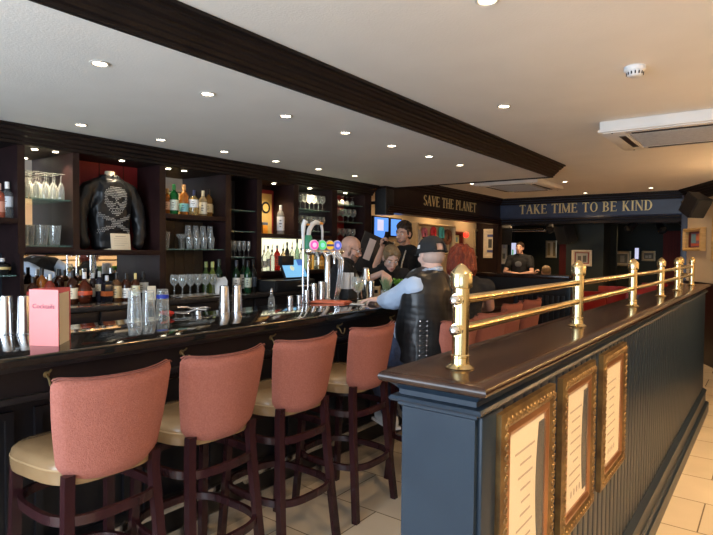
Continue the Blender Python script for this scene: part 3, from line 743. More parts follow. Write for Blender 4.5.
# ------------------------------------------------------------------ bottles
def cmat(c, trans=.0, rough=.08):
    n = 'bottle_%02x%02x%02x_%d' % (int(c[0]*255), int(c[1]*255), int(c[2]*255), int(trans*10))
    if n not in M: M[n] = mat(n, c, rough, trans=trans, ior=1.4, c2=tuple(x*.92 for x in c), scale=6)
    return M[n]
PROF = {  # (radius fraction, height fraction)
 'spirit': [(.0, 0), (.93, 0), (1, .02), (1, .60), (.93, .66), (.62, .72), (.34, .77), (.30, .82), (.29, .93), (.34, .935), (.34, .96), (.0, .96)],
 'wine':   [(.0, 0), (.93, 0), (1, .02), (1, .56), (.95, .61), (.70, .67), (.42, .73), (.36, .80), (.35, .96), (.40, .965), (.40, .98), (.0, .98)],
 'squat':  [(.0, 0), (.93, 0), (1, .03), (1.0, .50), (.90, .60), (.55, .67), (.28, .72), (.26, .88), (.30, .89), (.0, .90)],
 'round':  [(.0, 0), (.60, 0), (.86, .06), (1.0, .22), (.98, .38), (.78, .52), (.40, .62), (.24, .68), (.23, .86), (.28, .87), (.0, .88)],
 'slim':   [(.0, 0), (.93, 0), (1, .02), (1, .66), (.80, .72), (.40, .80), (.36, .86), (.35, .95), (.0, .95)],
}
def bottle(x, y, z, h, r, kind, body, trans, labelc, capc, label, band=(.16, .46), capf=.17, pourer=False, group=None, sq=False, rz=0):
    o = empty('bottle', (x, y, z), label, 'bottle', rz, group)
    pr = [(a*r, b*h) for a, b in PROF[kind]]
    n = 4 if sq else 18
    T = Matrix.Rotation(PI/4, 4, 'Z') @ Matrix.Scale(1.25 if sq else 1, 4)
    if sq:
        T = Matrix.Rotation(PI/4, 4, 'Z'); pr2 = [(a*1.25 if b < .7*h else a, b) for a, b in pr]
        MB().lathe(pr2, 4, T).build('bottle_glass', cmat(body, trans), o, smooth=20)
    else: MB().lathe(pr, n).build('bottle_glass', cmat(body, trans), o, smooth=50)
    if labelc:
        l = MB()
        if sq: l.box(-r*.88-.0015, r*.88+.0015, -r*.88-.0015, r*.88+.0015, band[0]*h, band[1]*h)
        else: l.lathe([(r+.0006, band[0]*h), (r+.001, band[0]*h+.001), (r+.001, band[1]*h-.001), (r+.0006, band[1]*h)], 20)
        lo = l.build('label', flat('label_%02x%02x%02x' % tuple(int(q_*255) for q_ in labelc), labelc, .6), o)
        if h > .2:
            mm = MB(); zc = (band[0]+band[1])/2*h; hh = (band[1]-band[0])*h
            for dz, wdt in ((hh*.18, .5), (-hh*.05, .7), (-hh*.25, .4)):
                for a in (0,):
                    T2 = Matrix.Rotation(-.85 if not sq else 0, 4, 'Z'); rr = r+.0016
                    if not sq: mm.box(rr-.004, rr+.0, -wdt*r*.5, wdt*r*.5, zc+dz, zc+dz+hh*.07, T2)
            if mm.v: mm.build('label_print', flat('label_ink', (.10, .08, .07)), lo, smooth=0)
    top = pr[-1][1]; nr = pr[-3][0]
    ct = h
    q = MB().lathe([(.0001, top-capf*h), (nr*1.18, top-capf*h), (nr*1.18, top), (nr*1.05, top+.004), (.0001, top+.004)], 12)
    q.build('cap', flat('cap_%02x%02x%02x' % tuple(int(q_*255) for q_ in capc), capc, .4), o)
    if pourer: MB().tube([(0, 0, top), (0, 0, top+.02), (.004, 0, top+.045), (.014, 0, top+.06)], [.006, .005, .0035, .003], 8).build('pourer', M['chrome'], o)
    return o
K_ = (.012, .012, .012)
AMB, DAMB, GRN, DGR, CLR, CREAM, WHT = (.42, .13, .02), (.050, .014, .006), (.02, .22, .05), (.012, .035, .014), (.86, .90, .90), (.80, .70, .50), (.85, .83, .78)
def sb(u, vb, vt, X, z, *a, **k):   # stands on height z at depth X, where the line of sight (u, vb) meets it
    p = at_x(u, vb, X); h = (vb-vt)/ppm((X, p.y, z)); return p.y, h
def place(u, vb, vt, X, z, r, kind, body, trans, lab, cap, label, **k):
    y, h = sb(u, vb, vt, X, z); return bottle(X, y, z, h, r, kind, body, trans, lab, cap, label, **k)
CZ = 1.121
place(33, 300, 268, -4.30, CZ, .040, 'squat', DAMB, .3, (.50, .06, .04), K_, 'dark bottle with red label behind the folded menu, leftmost on the counter')
place(42, 300, 262, -4.33, CZ, .036, 'spirit', AMB, .4, (.75, .70, .60), K_, 'amber bottle with pale label half hidden behind the coral menu')
place(50, 299, 265, -4.28, CZ, .038, 'squat', (.30, .05, .03), .3, None, (.75, .72, .65), 'plain reddish bottle with light stopper behind the coral menu')
place(59, 299, 264, -4.38, CZ, .036, 'spirit', DAMB, .3, WHT, K_, 'dark bottle with white label just right of the coral menu top')
place(72.5, 298, 262, -4.27, CZ, .040, 'squat', DAMB, .3, CREAM, K_, 'squat dark whiskey bottle with cream label right of the coral menu', band=(.14, .44))
place(84.5, 297.5, 263, -4.25, CZ, .056, 'round', (.12, .025, .010), .4, (.62, .09, .03), (.70, .70, .70), 'round decanter bottle with bright red-orange label', band=(.24, .36))
place(93, 297, 268, -4.36, CZ, .026, 'slim', (.05, .03, .03), .3, (.60, .60, .55), (.7, .7, .7), 'thin dark bottle between decanter and black square bottle')
place(99.5, 297, 266, -4.30, CZ, .030, 'spirit', (.03, .03, .05), .2, CREAM, (.6, .6, .55), 'dark bottle with small cream label left of the black square bottle', band=(.34, .56))
place(107, 297, 270, -4.22, CZ, .036, 'spirit', (.01, .01, .014), .0, (.40, .09, .02), (.55, .56, .58), 'black square bottle with orange panel on the back counter', sq=True, band=(.22, .40))
place(116.5, 296, 265, -4.22, CZ, .038, 'squat', (.20, .08, .025), .5, (.55, .41, .21), K_, 'bottle with tan label and black cap under the jacket card', band=(.12, .50), capf=.2)
place(126, 295, 265, -4.22, CZ, .041, 'squat', (.06, .016, .007), .3, WHT, K_, 'round-shouldered bourbon bottle with white label and black cap', band=(.10, .42), capf=.2)
place(135.5, 294.5, 265, -4.20, CZ, .035, 'squat', (.09, .03, .01), .3, (.72, .68, .46), (.75, .58, .22), 'bottle with cream label and gold neck on the back counter', band=(.16, .50), capf=.24)
place(143, 293.5, 264, -4.27, CZ, .043, 'squat', (.02, .02, .022), .1, (.55, .56, .55), K_, 'big black bottle with grey label at the right end of the row', band=(.22, .56), capf=.2)
c = empty('card_block', (-4.13, at_x(151.5, 294, -4.13).y, CZ), 'small blank cream card standing right of the whiskey bottles', 'card', face(1, -.5))
MB().rbox(-.033, .033, -.012, .012, 0, .115, .002).build('card', M['paper'], c)
# left bay
place(7.5, 217, 180, -4.40, 1.753, .040, 'spirit', CLR, .9, (.62, .66, .70), WHT, 'clear gin bottle with white cap on the top left shelf', band=(.30, .58))
place(-1, 217, 182, -4.40, 1.753, .040, 'spirit', (.70, .20, .12), .5, (.75, .35, .25), (.8, .6, .5), 'pink bottle cut by the left edge of the picture')
place(2.5, 275, 257, -4.40, 1.349, .052, 'squat', K_, 0, (.55, .42, .18), (.5, .5, .5), 'squat black bottle with gold band on the lower left glass shelf', band=(.30, .44))
# whisky shelf
DZ = 1.858
place(167.3, 213, 187, -4.40, DZ, .036, 'spirit', AMB, .5, (.75, .50, .35), (.5, .3, .1), 'amber bottle at the left end of the whisky shelf')
place(174, 213.5, 183, -4.36, DZ, .040, 'spirit', GRN, .45, (.70, .74, .60), (.05, .30, .08), 'bright green whisky bottle with pale label', band=(.12, .46))
place(184, 214, 183, -4.38, DZ, .041, 'spirit', (.62, .24, .05), .6, (.20, .52, .55), (.55, .30, .12), 'amber whisky bottle with turquoise label beside the green one', band=(.10, .36))
place(194, 214.5, 187, -4.35, DZ, .044, 'squat', (.70, .50, .20), .7, WHT, (.03, .04, .10), 'whisky bottle with white label and navy cap in the middle of the shelf', band=(.28, .56), capf=.2)
place(203, 215, 189, -4.37, DZ, .038, 'spirit', (.78, .62, .36), .6, (.85, .78, .62), (.72, .62, .40), 'pale whisky bottle with cream label and light cap', band=(.08, .52), capf=.2)
place(208.5, 215, 187, -4.44, DZ, .037, 'spirit', (.50, .28, .08), .5, (.80, .72, .50), K_, 'amber whisky bottle partly behind the pale one')
place(211.5, 214, 187.5, -4.52, DZ, .037, 'spirit', (.06, .03, .02), .2, (.45, .38, .25), K_, 'dark bottle at the right end of the whisky shelf')
# wine bottles on the counter
place(219, 292, 257, -4.22, CZ, .037, 'wine', DGR, .2, WHT, (.03, .04, .03), 'green wine bottle with white label right of the paper napkins', band=(.12, .45), capf=.16)
place(212.5, 291, 260, -4.40, CZ, .037, 'wine', (.25, .30, .06), .5, None, (.45, .45, .15), 'olive wine bottle behind the paper napkins')
place(206, 291, 260, -4.45, CZ, .037, 'wine', (.10, .16, .05), .4, None, (.30, .34, .12), 'green wine bottle just behind the large wine glasses')
place(236.5, 291, 258, -4.20, CZ, .037, 'wine', DGR, .2, WHT, (.04, .04, .05), 'green wine bottle with white label, left of the five by the till', band=(.14, .46), capf=.18)
place(243.5, 291, 258, -4.28, CZ, .036, 'wine', DGR, .2, WHT, (.03, .03, .03), 'wine bottle with narrow white label, second of five by the till', band=(.10, .52), capf=.18)
place(247.8, 291, 259, -4.18, CZ, .036, 'wine', (.015, .07, .03), .2, (.55, .62, .50), K_, 'green wine bottle with pale green label, third of five by the till', capf=.18)
place(252.8, 291, 258.5, -4.20, CZ, .037, 'wine', K_, 0, (.05, .07, .10), K_, 'black wine bottle with dark label, fourth of five by the till', capf=.18)
place(257.4, 290, 258, -4.37, CZ, .036, 'wine', (.05, .02, .02), .1, (.72, .70, .55), (.55, .35, .15), 'dark wine bottle with copper neck, nearest the till', band=(.26, .48), capf=.18)
# poster niche
place(280.6, 234.5, 204.5, -4.38, 1.716, .041, 'slim', (.85, .80, .72), .7, (.86, .82, .80), (.5, .5, .5), 'clear bottle with white label beside the gold poster', band=(.12, .58))
# backlit shelf
LZ = 1.315
specs = [(264, 250, .026, 'slim', CLR, .9, WHT, 'clear bottle at the left end of the backlit shelf'),
 (268, 246, .028, 'spirit', (.80, .86, .80), .8, (.85, .85, .85), 'clear bottle with white label, second on the backlit shelf'),
 (272, 250, .028, 'spirit', (.72, .80, .80), .8, None, 'unlabelled clear bottle left of the red one on the backlit shelf'),
 (277, 246, .036, 'spirit', (.75, .03, .02), .3, (.80, .10, .05), 'bright red bottle on the backlit shelf'),
 (283, 249, .028, 'slim', (.80, .60, .35), .7, None, 'pale amber bottle right of the red bottle'),
 (287, 243, .028, 'spirit', (.05, .05, .05), .1, (.45, .45, .42), 'black bottle right of the red bottle on the backlit shelf'),
 (292, 247, .028, 'slim', (.80, .85, .75), .8, (.80, .78, .66), 'clear bottle above the left corner of the till screen'),
 (297, 241, .028, 'wine', (.35, .55, .42), .7, None, 'pale green bottle above the till screen'),
 (301, 249, .028, 'spirit', (.82, .86, .86), .8, (.10, .20, .65), 'clear bottle with blue label above the till screen'),
 (305, 244, .026, 'wine', (.40, .58, .45), .7, None, 'pale green bottle left of the white swan-neck tap'),
 (311.5, 247, .028, 'slim', (.75, .42, .12), .7, None, 'orange bottle beside the white swan-neck tap'),
 (316.5, 252, .027, 'spirit', (.82, .86, .80), .8, (.80, .80, .70), 'clear bottle between two orange ones behind the taps'),
 (321.5, 253, .032, 'squat', (.85, .32, .04), .5, (.85, .45, .10), 'squat orange bottle behind the beer badges'),
 (326.5, 253, .030, 'squat', (.85, .36, .05), .5, None, 'second squat orange bottle behind the beer badges, at the shelf end')]
for i, (u, vt, r, k, bd, tr, lb, lab) in enumerate(specs):
    place(u, 271.5, vt, -4.42-.05*(i % 2), LZ, r, k, bd, tr, lb, K_ if i % 3 else (.6, .6, .6), lab, pourer=(i % 2 == 0), capf=.10)
# gold poster in its niche
p = empty('gold_poster', (BX+.04, 4.34, 1.717), 'lit gold poster with a dark ring design, in a red frame behind the bar', 'poster')
MB().rbox(-.02, .004, -.215, .225, 0, .50, .004).build('frame', M['red_wall'], p)
MB().box(.004, .007, -.195, .195, .0, .455).build('sheet', M['goldposter'], p)
MB().lathe([(.045, .007), (.045, .012), (.066, .012), (.066, .007)], 28, Matrix.Translation((0, .10, .30)) @ Matrix.Rotation(PI/2, 4, 'Y')).build('ring_design', M['black'], p)
q = empty('amber_box', (BX+.10, 4.36, 1.716), 'small amber box with blue lid at the foot of the gold poster', 'box')
MB().rbox(-.03, .03, -.035, .035, 0, .10, .004).build('carton', M['orange_glow'], q); MB().rbox(-.031, .031, -.036, .036, .10, .13, .003).build('lid', flat('slate_blue', (.10, .14, .28)), q)

# ------------------------------------------------------------------ glasses
def glass_shape(kind):
    q = MB()
    if kind == 'wine': pr = [(.0001, 0), (.034, 0), (.034, .0015), (.010, .004), (.004, .010), (.0035, .070), (.006, .080), (.026, .098), (.036, .125), (.034, .155), (.029, .180), (.0278, .180), (.0325, .155), (.0345, .125), (.025, .100), (.004, .084), (.0001, .083)]
    elif kind == 'balloon': pr = [(.0001, 0), (.036, 0), (.036, .0015), (.010, .004), (.004, .010), (.0038, .060), (.008, .070), (.034, .090), (.045, .120), (.043, .150), (.036, .175), (.0347, .175), (.0415, .150), (.0435, .120), (.033, .092), (.005, .074), (.0001, .073)]
    elif kind == 'flute': pr = [(.0001, 0), (.028, 0), (.028, .0015), (.006, .004), (.0035, .010), (.0035, .06), (.010, .075), (.020, .10), (.024, .15), (.022, .20), (.021, .20), (.0228, .15), (.0188, .10), (.008, .078), (.0001, .076)]
    elif kind == 'pint': pr = [(.0001, 0), (.032, 0), (.034, .004), (.044, .120), (.045, .150), (.0435, .150), (.0425, .12), (.032, .010), (.0001, .009)]
    elif kind == 'tall': pr = [(.0001, 0), (.031, 0), (.032, .005), (.040, .165), (.0385, .165), (.030, .012), (.0001, .011)]
    elif kind == 'coupe': pr = [(.0001, 0), (.034, 0), (.034, .0015), (.008, .004), (.0038, .010), (.0038, .085), (.010, .092), (.040, .108), (.048, .135), (.0465, .135), (.0385, .110), (.008, .096), (.0001, .095)]
    q.lathe(pr, 18); return q, max(z for r, z in pr)
GP = {}
def glass(kind, x, y, z, label, group, inv=False, sc=1.0):
    key = (kind, inv)
    if key not in GP:
        q, h = glass_shape(kind)
        if inv: q.v = [(a, b_, h-c_) for a, b_, c_ in q.v]
        nm = {'wine': 'wine_glass', 'balloon': 'wine_glass', 'flute': 'champagne_flute', 'pint': 'tumbler_glass', 'tall': 'tall_glass', 'coupe': 'coupe_glass'}[kind]
        o = q.build(nm, M['glass'], None, smooth=50); GP[key] = o; o.location = (x, y, z); o.scale = (sc,)*3
        return tag(o, label, 'glass', group)
    o = GP[key].copy(); COL.objects.link(o); o.location = (x, y, z); o.scale = (sc,)*3
    return tag(o, label, 'glass', group)
def grid(kind, xs, y0, y1, n, z, label, group, inv=False, sc=1.0):
    for x in xs:
        for i in range(n): glass(kind, x, y0+(y1-y0)*i/max(1, n-1), z, label, group, inv, sc)
grid('flute', (-4.38, -4.48, -4.58), 1.84, 2.08, 5, 1.909, 'clear stemmed glass standing upside down on the lit shelf left of the jacket', 'upturned glasses left of the jacket', True, .98)
grid('pint', (-4.40, -4.52), 1.85, 2.04, 3, 1.563, 'clear beer glass on the shelf under the upturned stemmed glasses', 'beer glasses left of the jacket')
glass('pint', -4.40, 3.00, 1.546, 'short clear tumbler at the left of the glass shelf under the whiskies', None)
glass('coupe', -4.38, 3.16, 1.546, 'wide coupe glass between tumbler and stemless glasses', None)
grid('pint', (-4.38, -4.50), 3.25, 3.50, 4, 1.546, 'clear round glass in the lower row under the whisky shelf', 'lower glasses under the whisky shelf', False, .72)
grid('pint', (-4.40,), 3.25, 3.50, 4, 1.546+.110, 'clear round glass in the upper row stacked under the whisky shelf', 'stacked glasses under the whisky shelf', True, .72)
tr = empty('glass_tray', (-4.20, 3.16, CZ), 'flat steel tray under the large wine glasses on the back counter', 'tray')
MB().rbox(-.13, .13, -.22, .22, 0, .010, .004).build('tray_plate', M['steel'], tr)
grid('wine', (-4.14, -4.26), 3.00, 3.33, 5, CZ+.011, 'large clear wine glass in the cluster on the steel tray', 'wine glasses on the steel tray', False, 1.02)
glass('flute', -4.42, 3.73, 1.732, 'single glass on the middle glass shelf of the narrow bay', None, sc=.62)
glass('flute', -4.42, 3.73, 1.944, 'single glass on the top glass shelf of the narrow bay', None, sc=.62)
grid('flute', (-4.38, -4.50), 3.73, 3.98, 5, 1.469, 'clear champagne flute on the lowest glass shelf of the narrow bay', 'champagne flutes in the narrow bay', False, .80)
grid('wine', (-4.40,), 4.71, 5.18, 7, 2.017, 'wine glass on the top glass shelf above the beer taps', 'wine glasses above the taps, top shelf', False, .98)
grid('wine', (-4.40,), 4.71, 5.18, 7, 1.770, 'wine glass on the lower glass shelf behind the beer taps', 'wine glasses behind the taps, lower shelf', False, .95)
grid('balloon', (-4.44,), 5.40, 5.82, 5, 2.123-.0, 'wine glass on the top shelf of the red-lined bay', 'wine glasses in the red bay, top shelf', True, .62)
grid('balloon', (-4.42,), 5.40, 5.82, 5, 1.907, 'wine glass on the middle shelf of the red-lined bay', 'wine glasses in the red bay, middle shelf', False, .95)
sl(MB().box(BX+.012, FX-.03, 5.342, 5.908, 1.64, 1.65)).build('glass_shelf', M['shelfglass'], sh, smooth=0)
grid('wine', (-4.42,), 5.40, 5.82, 5, 1.651, 'wine glass on the lowest shelf of the red-lined bay', 'wine glasses in the red bay, lowest shelf', False, .95)
# paper napkins fanned in a holder
o = empty('napkin_holder', (-4.16, 3.44, CZ), 'fan of white paper napkins standing right of the large wine glasses', 'napkins')
q = MB()
for i in range(7): q.box(-.002, .002, -.05, .05, .008, .165-.005*i, Matrix.Rotation(-.5, 4, 'Z') @ Matrix.Translation((-.03+i*.01, 0, 0)) @ Matrix.Rotation(.05*(i-3), 4, 'Y'))
q.build('napkin', M['white'], o); MB().rbox(-.05, .05, -.055, .055, 0, .012, .003, Matrix.Rotation(-.5, 4, 'Z')).build('holder', M['steel'], o)

# ------------------------------------------------------------------ leather jacket on its bust
JX, JY, JZ = -4.475, 2.525, 1.532
from mathutils import noise as NZ
def wrinkle(o, amp, sc, st=(1, 1, 1)):
    vs = o.data.vertices; st = Vector(st)
    ds = []
    for v in vs:
        c = Vector((v.co.x*st.x, v.co.y*st.y, v.co.z*st.z))*sc
        n = NZ.noise(c) + .5*NZ.noise(c*2.1+Vector((3, 1, 7)))
        ds.append(v.normal*(amp*(1-2*abs(n))-.3*amp))
    for v, d in zip(vs, ds): v.co += d
    o.data.update()
def remesh(o, vs, smooth=4):
    m = o.modifiers.new('r', 'REMESH'); m.mode = 'VOXEL'; m.voxel_size = vs
    m2 = o.modifiers.new('s', 'SMOOTH'); m2.factor = .5; m2.iterations = smooth
    dg = bpy.context.evaluated_depsgraph_get(); dg.update()
    me = bpy.data.meshes.new_from_object(o.evaluated_get(dg)); o.modifiers.clear(); mt = o.data.materials[0]
    o.data = me
    if not me.materials: me.materials.append(mt)
    me.polygons.foreach_set('use_smooth', [True]*len(me.polygons)); me.update()
    return o
def chain(q, pts, rs, n=5):
    """run of balls and cones, for growing one surface"""
    for i in range(len(pts)-1):
        a, b_ = Vector(pts[i]), Vector(pts[i+1]); q.cone(a, b_, rs[i], rs[i+1], 14)
    for p, r in zip(pts, rs): q.ball(p, r, 14, 10)
    return q
bust = empty('display_bust', (JX, JY, JZ), 'cream display bust inside the studded leather jacket', 'mannequin')
q = MB(); q.lathe([(.0001, 0), (.10, 0), (.10, .012), (.02, .02), (.02, .2), (.06, .25), (.08, .40), (.06, .53), (.043, .58), (.040, .645), (.035, .653), (.0001, .655)], 20)
q.build('bust', M['paper'], bust)
jk = empty('leather_jacket', (JX, JY, JZ), 'black leather jacket with studded skull and crossbones on its back', 'jacket')
q = MB()
for i in range(48):
    t = i/47; z = .03+.52*t; ry = .150+.045*t if t < .85 else .188-.40*(t-.85); rx = .095+.01*math.sin(t*PI)
    q.ball((0, 0, z), (rx, ry, .045), 20, 8)
q.ball((0, 0, .55), (.075, .12, .035), 20, 8)
for s_ in (-1, 1):
    q2 = [(0, s_*.10, .545), (-.005, s_*.185, .495), (0, s_*.235, .38), (.005, s_*.262, .25), (.02, s_*.262, .13), (.035, s_*.235, .05)]
    chain(q, q2, [.048, .062, .062, .056, .050, .044])
for i in range(15):
    a = -PI*.85+2*PI*.85*i/14; q.ball((.062*math.cos(a)*1.0-.005, .082*math.sin(a), .578+.012*math.cos(a)), (.016, .020, .034), 8, 6)
body = q.build('jacket_body', M['leather'], jk); remesh(body, .007, 4); wrinkle(body, .009, 9, (1, 1, .7))
bvh = BVHTree.FromPolygons([v.co for v in body.data.vertices], [p.vertices[:] for p in body.data.polygons])
SK = ["........#########........", "......#############......", ".....###############.....", "....#################....", "....#################....", "....#################....",
      "....##...#######...##....", "....##.....###.....##....", "....###.....#.....###....", "....#####..###..#####....", "....########.########....", ".....######...######.....",
      "......####..#..####......", ".......###########.......", ".......#.#.#.#.#.#.......", "........#########........", "##.......#######.......##", "####.......###.......####",
      "#######...........#######", "..########.....########..", ".....#######.#######.....", "........#########........", ".........#######.........", "........#########........",
      ".....#######.#######.....", "..########.....########..", "#######...........#######", "####.................####", "##.....................##"]
q = MB()
for r_, row in enumerate(SK):
    for c_, ch in enumerate(row):
        y = (c_-12)*.0115+(.0055 if r_ % 2 else 0); z = .515-r_*.0135
        jig = .4
        if ch == '#' or ((r_+c_) % 2 == 0 and abs(c_-12) < 13 and False):
            hit = bvh.ray_cast(Vector((.5, y, z)), Vector((-1, 0, 0)))
            if hit[0] is not None: q.ball(hit[0]+Vector((.001, 0, 0)), (.0032, .0036, .0042), 6, 4)
o = q.build('studs', flat('stud_grey', (.55, .55, .52), .4), jk, smooth=60); o['kind'] = 'stuff'
q = MB()
for s_ in (-1, 1):
    for t in range(9): q.ball((.03+.0, s_*(.09+.012*t), .545-.004*t-.0), .004, 6, 4)
c = empty('jacket_card', (-4.34, 2.545, 1.532), 'cream caption card standing in front of the leather jacket', 'card', 0)
T = Matrix.Rotation(-.12, 4, 'Y')
MB().rbox(-.004, .004, -.085, .085, 0, .135, .001, T).build('card', M['paper'], c)
q = MB()
for i, (a, b_) in enumerate([(-.045, .045), (-.06, .06), (-.06, .055), (-.06, .06), (-.06, .03)]): q.box(.0042, .0046, a, b_, .108-.018*i, .108-.018*i+(.006 if i == 0 else .0025), T)
q.build('print', M['greyink'], c, smooth=0)

# ------------------------------------------------------------------ things on the bar top
BZ = BT+.0005
def tumbler(x, y, h, r0, r1, label, group=None, name='steel_tumbler', n=26, m='steel', stack=0):
    o = empty(name, (x, y, BZ), label, 'tumbler', 0, group)
    pr = [(.0001, h-.004), (r1-.004, h-.002), (r1, h-.003), (r1+.001, h-.008)]   # stands upside down
    pr += [(r0-.002, .006), (r0+.001, .004), (r0+.001, 0), (r0-.002, 0), (r1-.003, h-.01), (.0001, h-.01)]
    MB().lathe(pr, n).build('cup', M[m], o)
    return o
for u, lab in ((6, 'tall steel shaker tin at the left edge of the picture'), (24.5, 'tall steel shaker tin touching the coral menu on its left')):
    p = at_z(u, 334, BZ); tumbler(p.x, p.y, .178, .034, .026, lab)
for (u, v, nm) in ((224, 313, 'left'), (237, 312, 'right')):
    p = at_z(u, v, BZ); tumbler(p.x, p.y, .172, .036, .027, 'tall upturned steel shaker tin in the middle of the bar, %s of the pair' % nm)
for u, v, h, r, lab in [(290, 305, .068, .022, 'short steel cup, leftmost of the row below the till'), (299, 304, .066, .022, 'short steel cup, second in the row below the till'),
                        (306.5, 303, .100, .021, 'medium steel cup, third in the row below the till'), (314, 302, .145, .023, 'tall steel cup, fourth in the row below the till'), (321.5, 301, .155, .032, 'wide steel cup beside the flat coral menus')]:
    p = at_z(u, v, BZ); tumbler(p.x, p.y, h, r, r*.86, lab)
p = at_z(198, 314.5, BZ); tumbler(p.x, p.y, .045, .022, .018, 'tiny steel measure lying right of the strainers')
# clear glass stacks with coloured rings
RG = [('first from the left', None), ('second from the left', None), ('third, with a blue band', (.02, .05, .50))]
for (u, v), (w_, rc), dx in zip(((134.5, 322), (148.5, 321), (162.5, 319)), RG, (0, 0, 0)):
    p = at_z(u, v, BZ)
    o = empty('glass_stack', (p.x, p.y, BZ), 'tall clear glass upside down on the bar, %s' % w_, 'glass', 0)
    for k in range(1):
        MB().lathe([(.038, 0), (.0365, .0), (.0285, .158), (.0001, .160), (.0001, .168), (.0300, .168), (.031, .160), (.038, 0)], 22).build('glass', M['glass'], o)
    if rc: MB().lathe([(.0325, .118), (.0335, .118), (.0330, .138), (.0320, .138), (.0325, .118)], 22).build('band', flat('blue_band', rc, .3), o)
# strainers heap and red napkin behind the glasses
p = at_z(182, 315.5, BZ); o = empty('strainer', (p.x, p.y, BZ), 'steel bar strainer with coiled spring lying behind the glasses', 'strainer', .9)
q = MB().lathe([(.0001, .012), (.040, .014), (.042, .017), (.040, .019), (.0001, .018)], 22)
q.build('plate', M['steel'], o)
pts = [(.040*math.cos(a)+.006*math.cos(a*16)*math.cos(a), .040*math.sin(a)+.006*math.cos(a*16)*math.sin(a), .016+.006*math.sin(a*16)) for a in [PI*2*i/260 for i in range(260)]]
MB().tube(pts, .0014, 5, True).build('spring', M['chrome'], o)
MB().tube([(.03, 0, .018), (.08, .0, .034), (.14, 0, .030)], [.006, .005, .008], 8).build('handle', M['steel'], o)
p = at_z(190, 313, BZ); o = empty('ice_scoop', (p.x-.02, p.y+.03, BZ), 'steel ice scoop resting on its side behind the strainer', 'scoop', 1.2)
q = MB(); n = 12
for i in range(7):
    t = i/6; r = .026*(1-.15*t) if i else .012
    for j in range(n): a = PI+PI*j/(n-1); q.v.append((t*.11, r*math.cos(a), .030+r*math.sin(a)))
for i in range(6):
    for j in range(n-1): q.f.append((i*n+j, i*n+j+1, (i+1)*n+j+1, (i+1)*n+j))
q.mi = [0]*len(q.f); s0 = q.build('scoop', M['steel'], o); sm_ = s0.modifiers.new('t', 'SOLIDIFY'); sm_.thickness = .0015
MB().tube([(0, 0, .02), (-.03, 0, .034), (-.09, 0, .034)], [.006, .007, .008], 8).build('handle', M['steel'], o)
p = at_z(171, 317.5, BZ); o = empty('red_napkin', (p.x-.03, p.y, BZ), 'crumpled red napkin behind the clear glasses', 'napkin')
q = MB(); r3 = random.Random(3)
for i in range(9): q.ball((r3.uniform(-.02, .02), r3.uniform(-.03, .03), .012+r3.random()*.018), (.018, .02, .012), 8, 5)
remesh(q.build('napkin_cloth', flat('red_cloth', (.55, .04, .03), .8), o), .004, 2)
# standing menu, opened like a book
m0 = at_z(29.5, 345.5, BZ); m1 = at_z(58.5, 346.5, BZ); m2 = at_z(66, 341, BZ)
MH = .245
def panel(q, a, b_, h, t=.003):
    d = Vector((b_.x-a.x, b_.y-a.y, 0)); n = Vector((-d.y, d.x, 0)).normalized()*t
    vs = [a, b_, b_+n, a+n]; vs = [Vector((v.x-m1.x, v.y-m1.y, 0)) for v in vs]
    q.add(vs+[v+Vector((0, 0, h)) for v in vs], [(0, 1, 5, 4), (1, 2, 6, 5), (2, 3, 7, 6), (3, 0, 4, 7), (3, 2, 1, 0), (4, 5, 6, 7)])
dvec = (m1-m0); dvec.z = 0
m1b = m1 + Vector((-.045, -.01, 0)); m2 = m1 + Vector((-.135, .115, 0))
mn = empty('standing_menu', (m1.x, m1.y, BZ), 'coral folded menu standing open on the bar, COCKTAILS on its front', 'menu')
q = MB(); panel(q, m0, m1, MH*.93); q.build('front_cover', M['pink_menu'], mn, smooth=0)
q = MB(); m0b = m0 + Vector((-.05, .03, 0)); panel(q, m0b + (m1-m0)*.05, m2, MH*.93); q.build('back_cover', flat('deep_red_card', (.42, .07, .06), .5), mn, smooth=0)
q = MB(); a_ = m1 + (m2-m1)*.25+Vector((.004, -.004, 0)); 
q = MB(); panel(q, m1 + Vector((-.03, .02, 0)), m2 + Vector((.012, -.012, 0)), MH*.86, .002); q.build('pages', M['paper'], mn, smooth=0)
tx = bpy.data.curves.new('menu_title', 'FONT'); tx.body = 'Cocktails'; tx.size = .026; tx.align_x = 'CENTER'; tx.extrude = .0002
to = bpy.data.objects.new('menu_title', tx); COL.objects.link(to)
dg = bpy.context.evaluated_depsgraph_get(); dg.update(); tm = bpy.data.meshes.new_from_object(to.evaluated_get(dg)); bpy.data.objects.remove(to)
to = bpy.data.objects.new('title_print', tm); tm.materials.append(M['ink']); COL.objects.link(to); to.parent = mn
dd = dvec.normalized(); nn = Vector((dd.y, -dd.x, 0))
mid = (m0+m1)/2; to.matrix_local = Matrix.Translation(Vector((mid.x-m1.x, mid.y-m1.y, MH*.62))+nn*.0012) @ Matrix((dd, Vector((0, 0, 1)), nn)).transposed().to_4x4()
# flat menus
fl = empty('flat_menus', (at_z(331, 302.5, BZ).x, at_z(331, 302.5, BZ).y, BZ), 'coral menu lying flat on the bar before the white straws', 'menu', .28)
MB().rbox(-.14, .14, -.085, .085, 0, .006, .002).build('lower_menu', M['orange_menu'], fl)
MB().rbox(-.13, .13, -.08, .08, .0062, .013, .002, Matrix.Rotation(.06, 4, 'Z')).build('upper_menu', M['orange_menu'], fl)
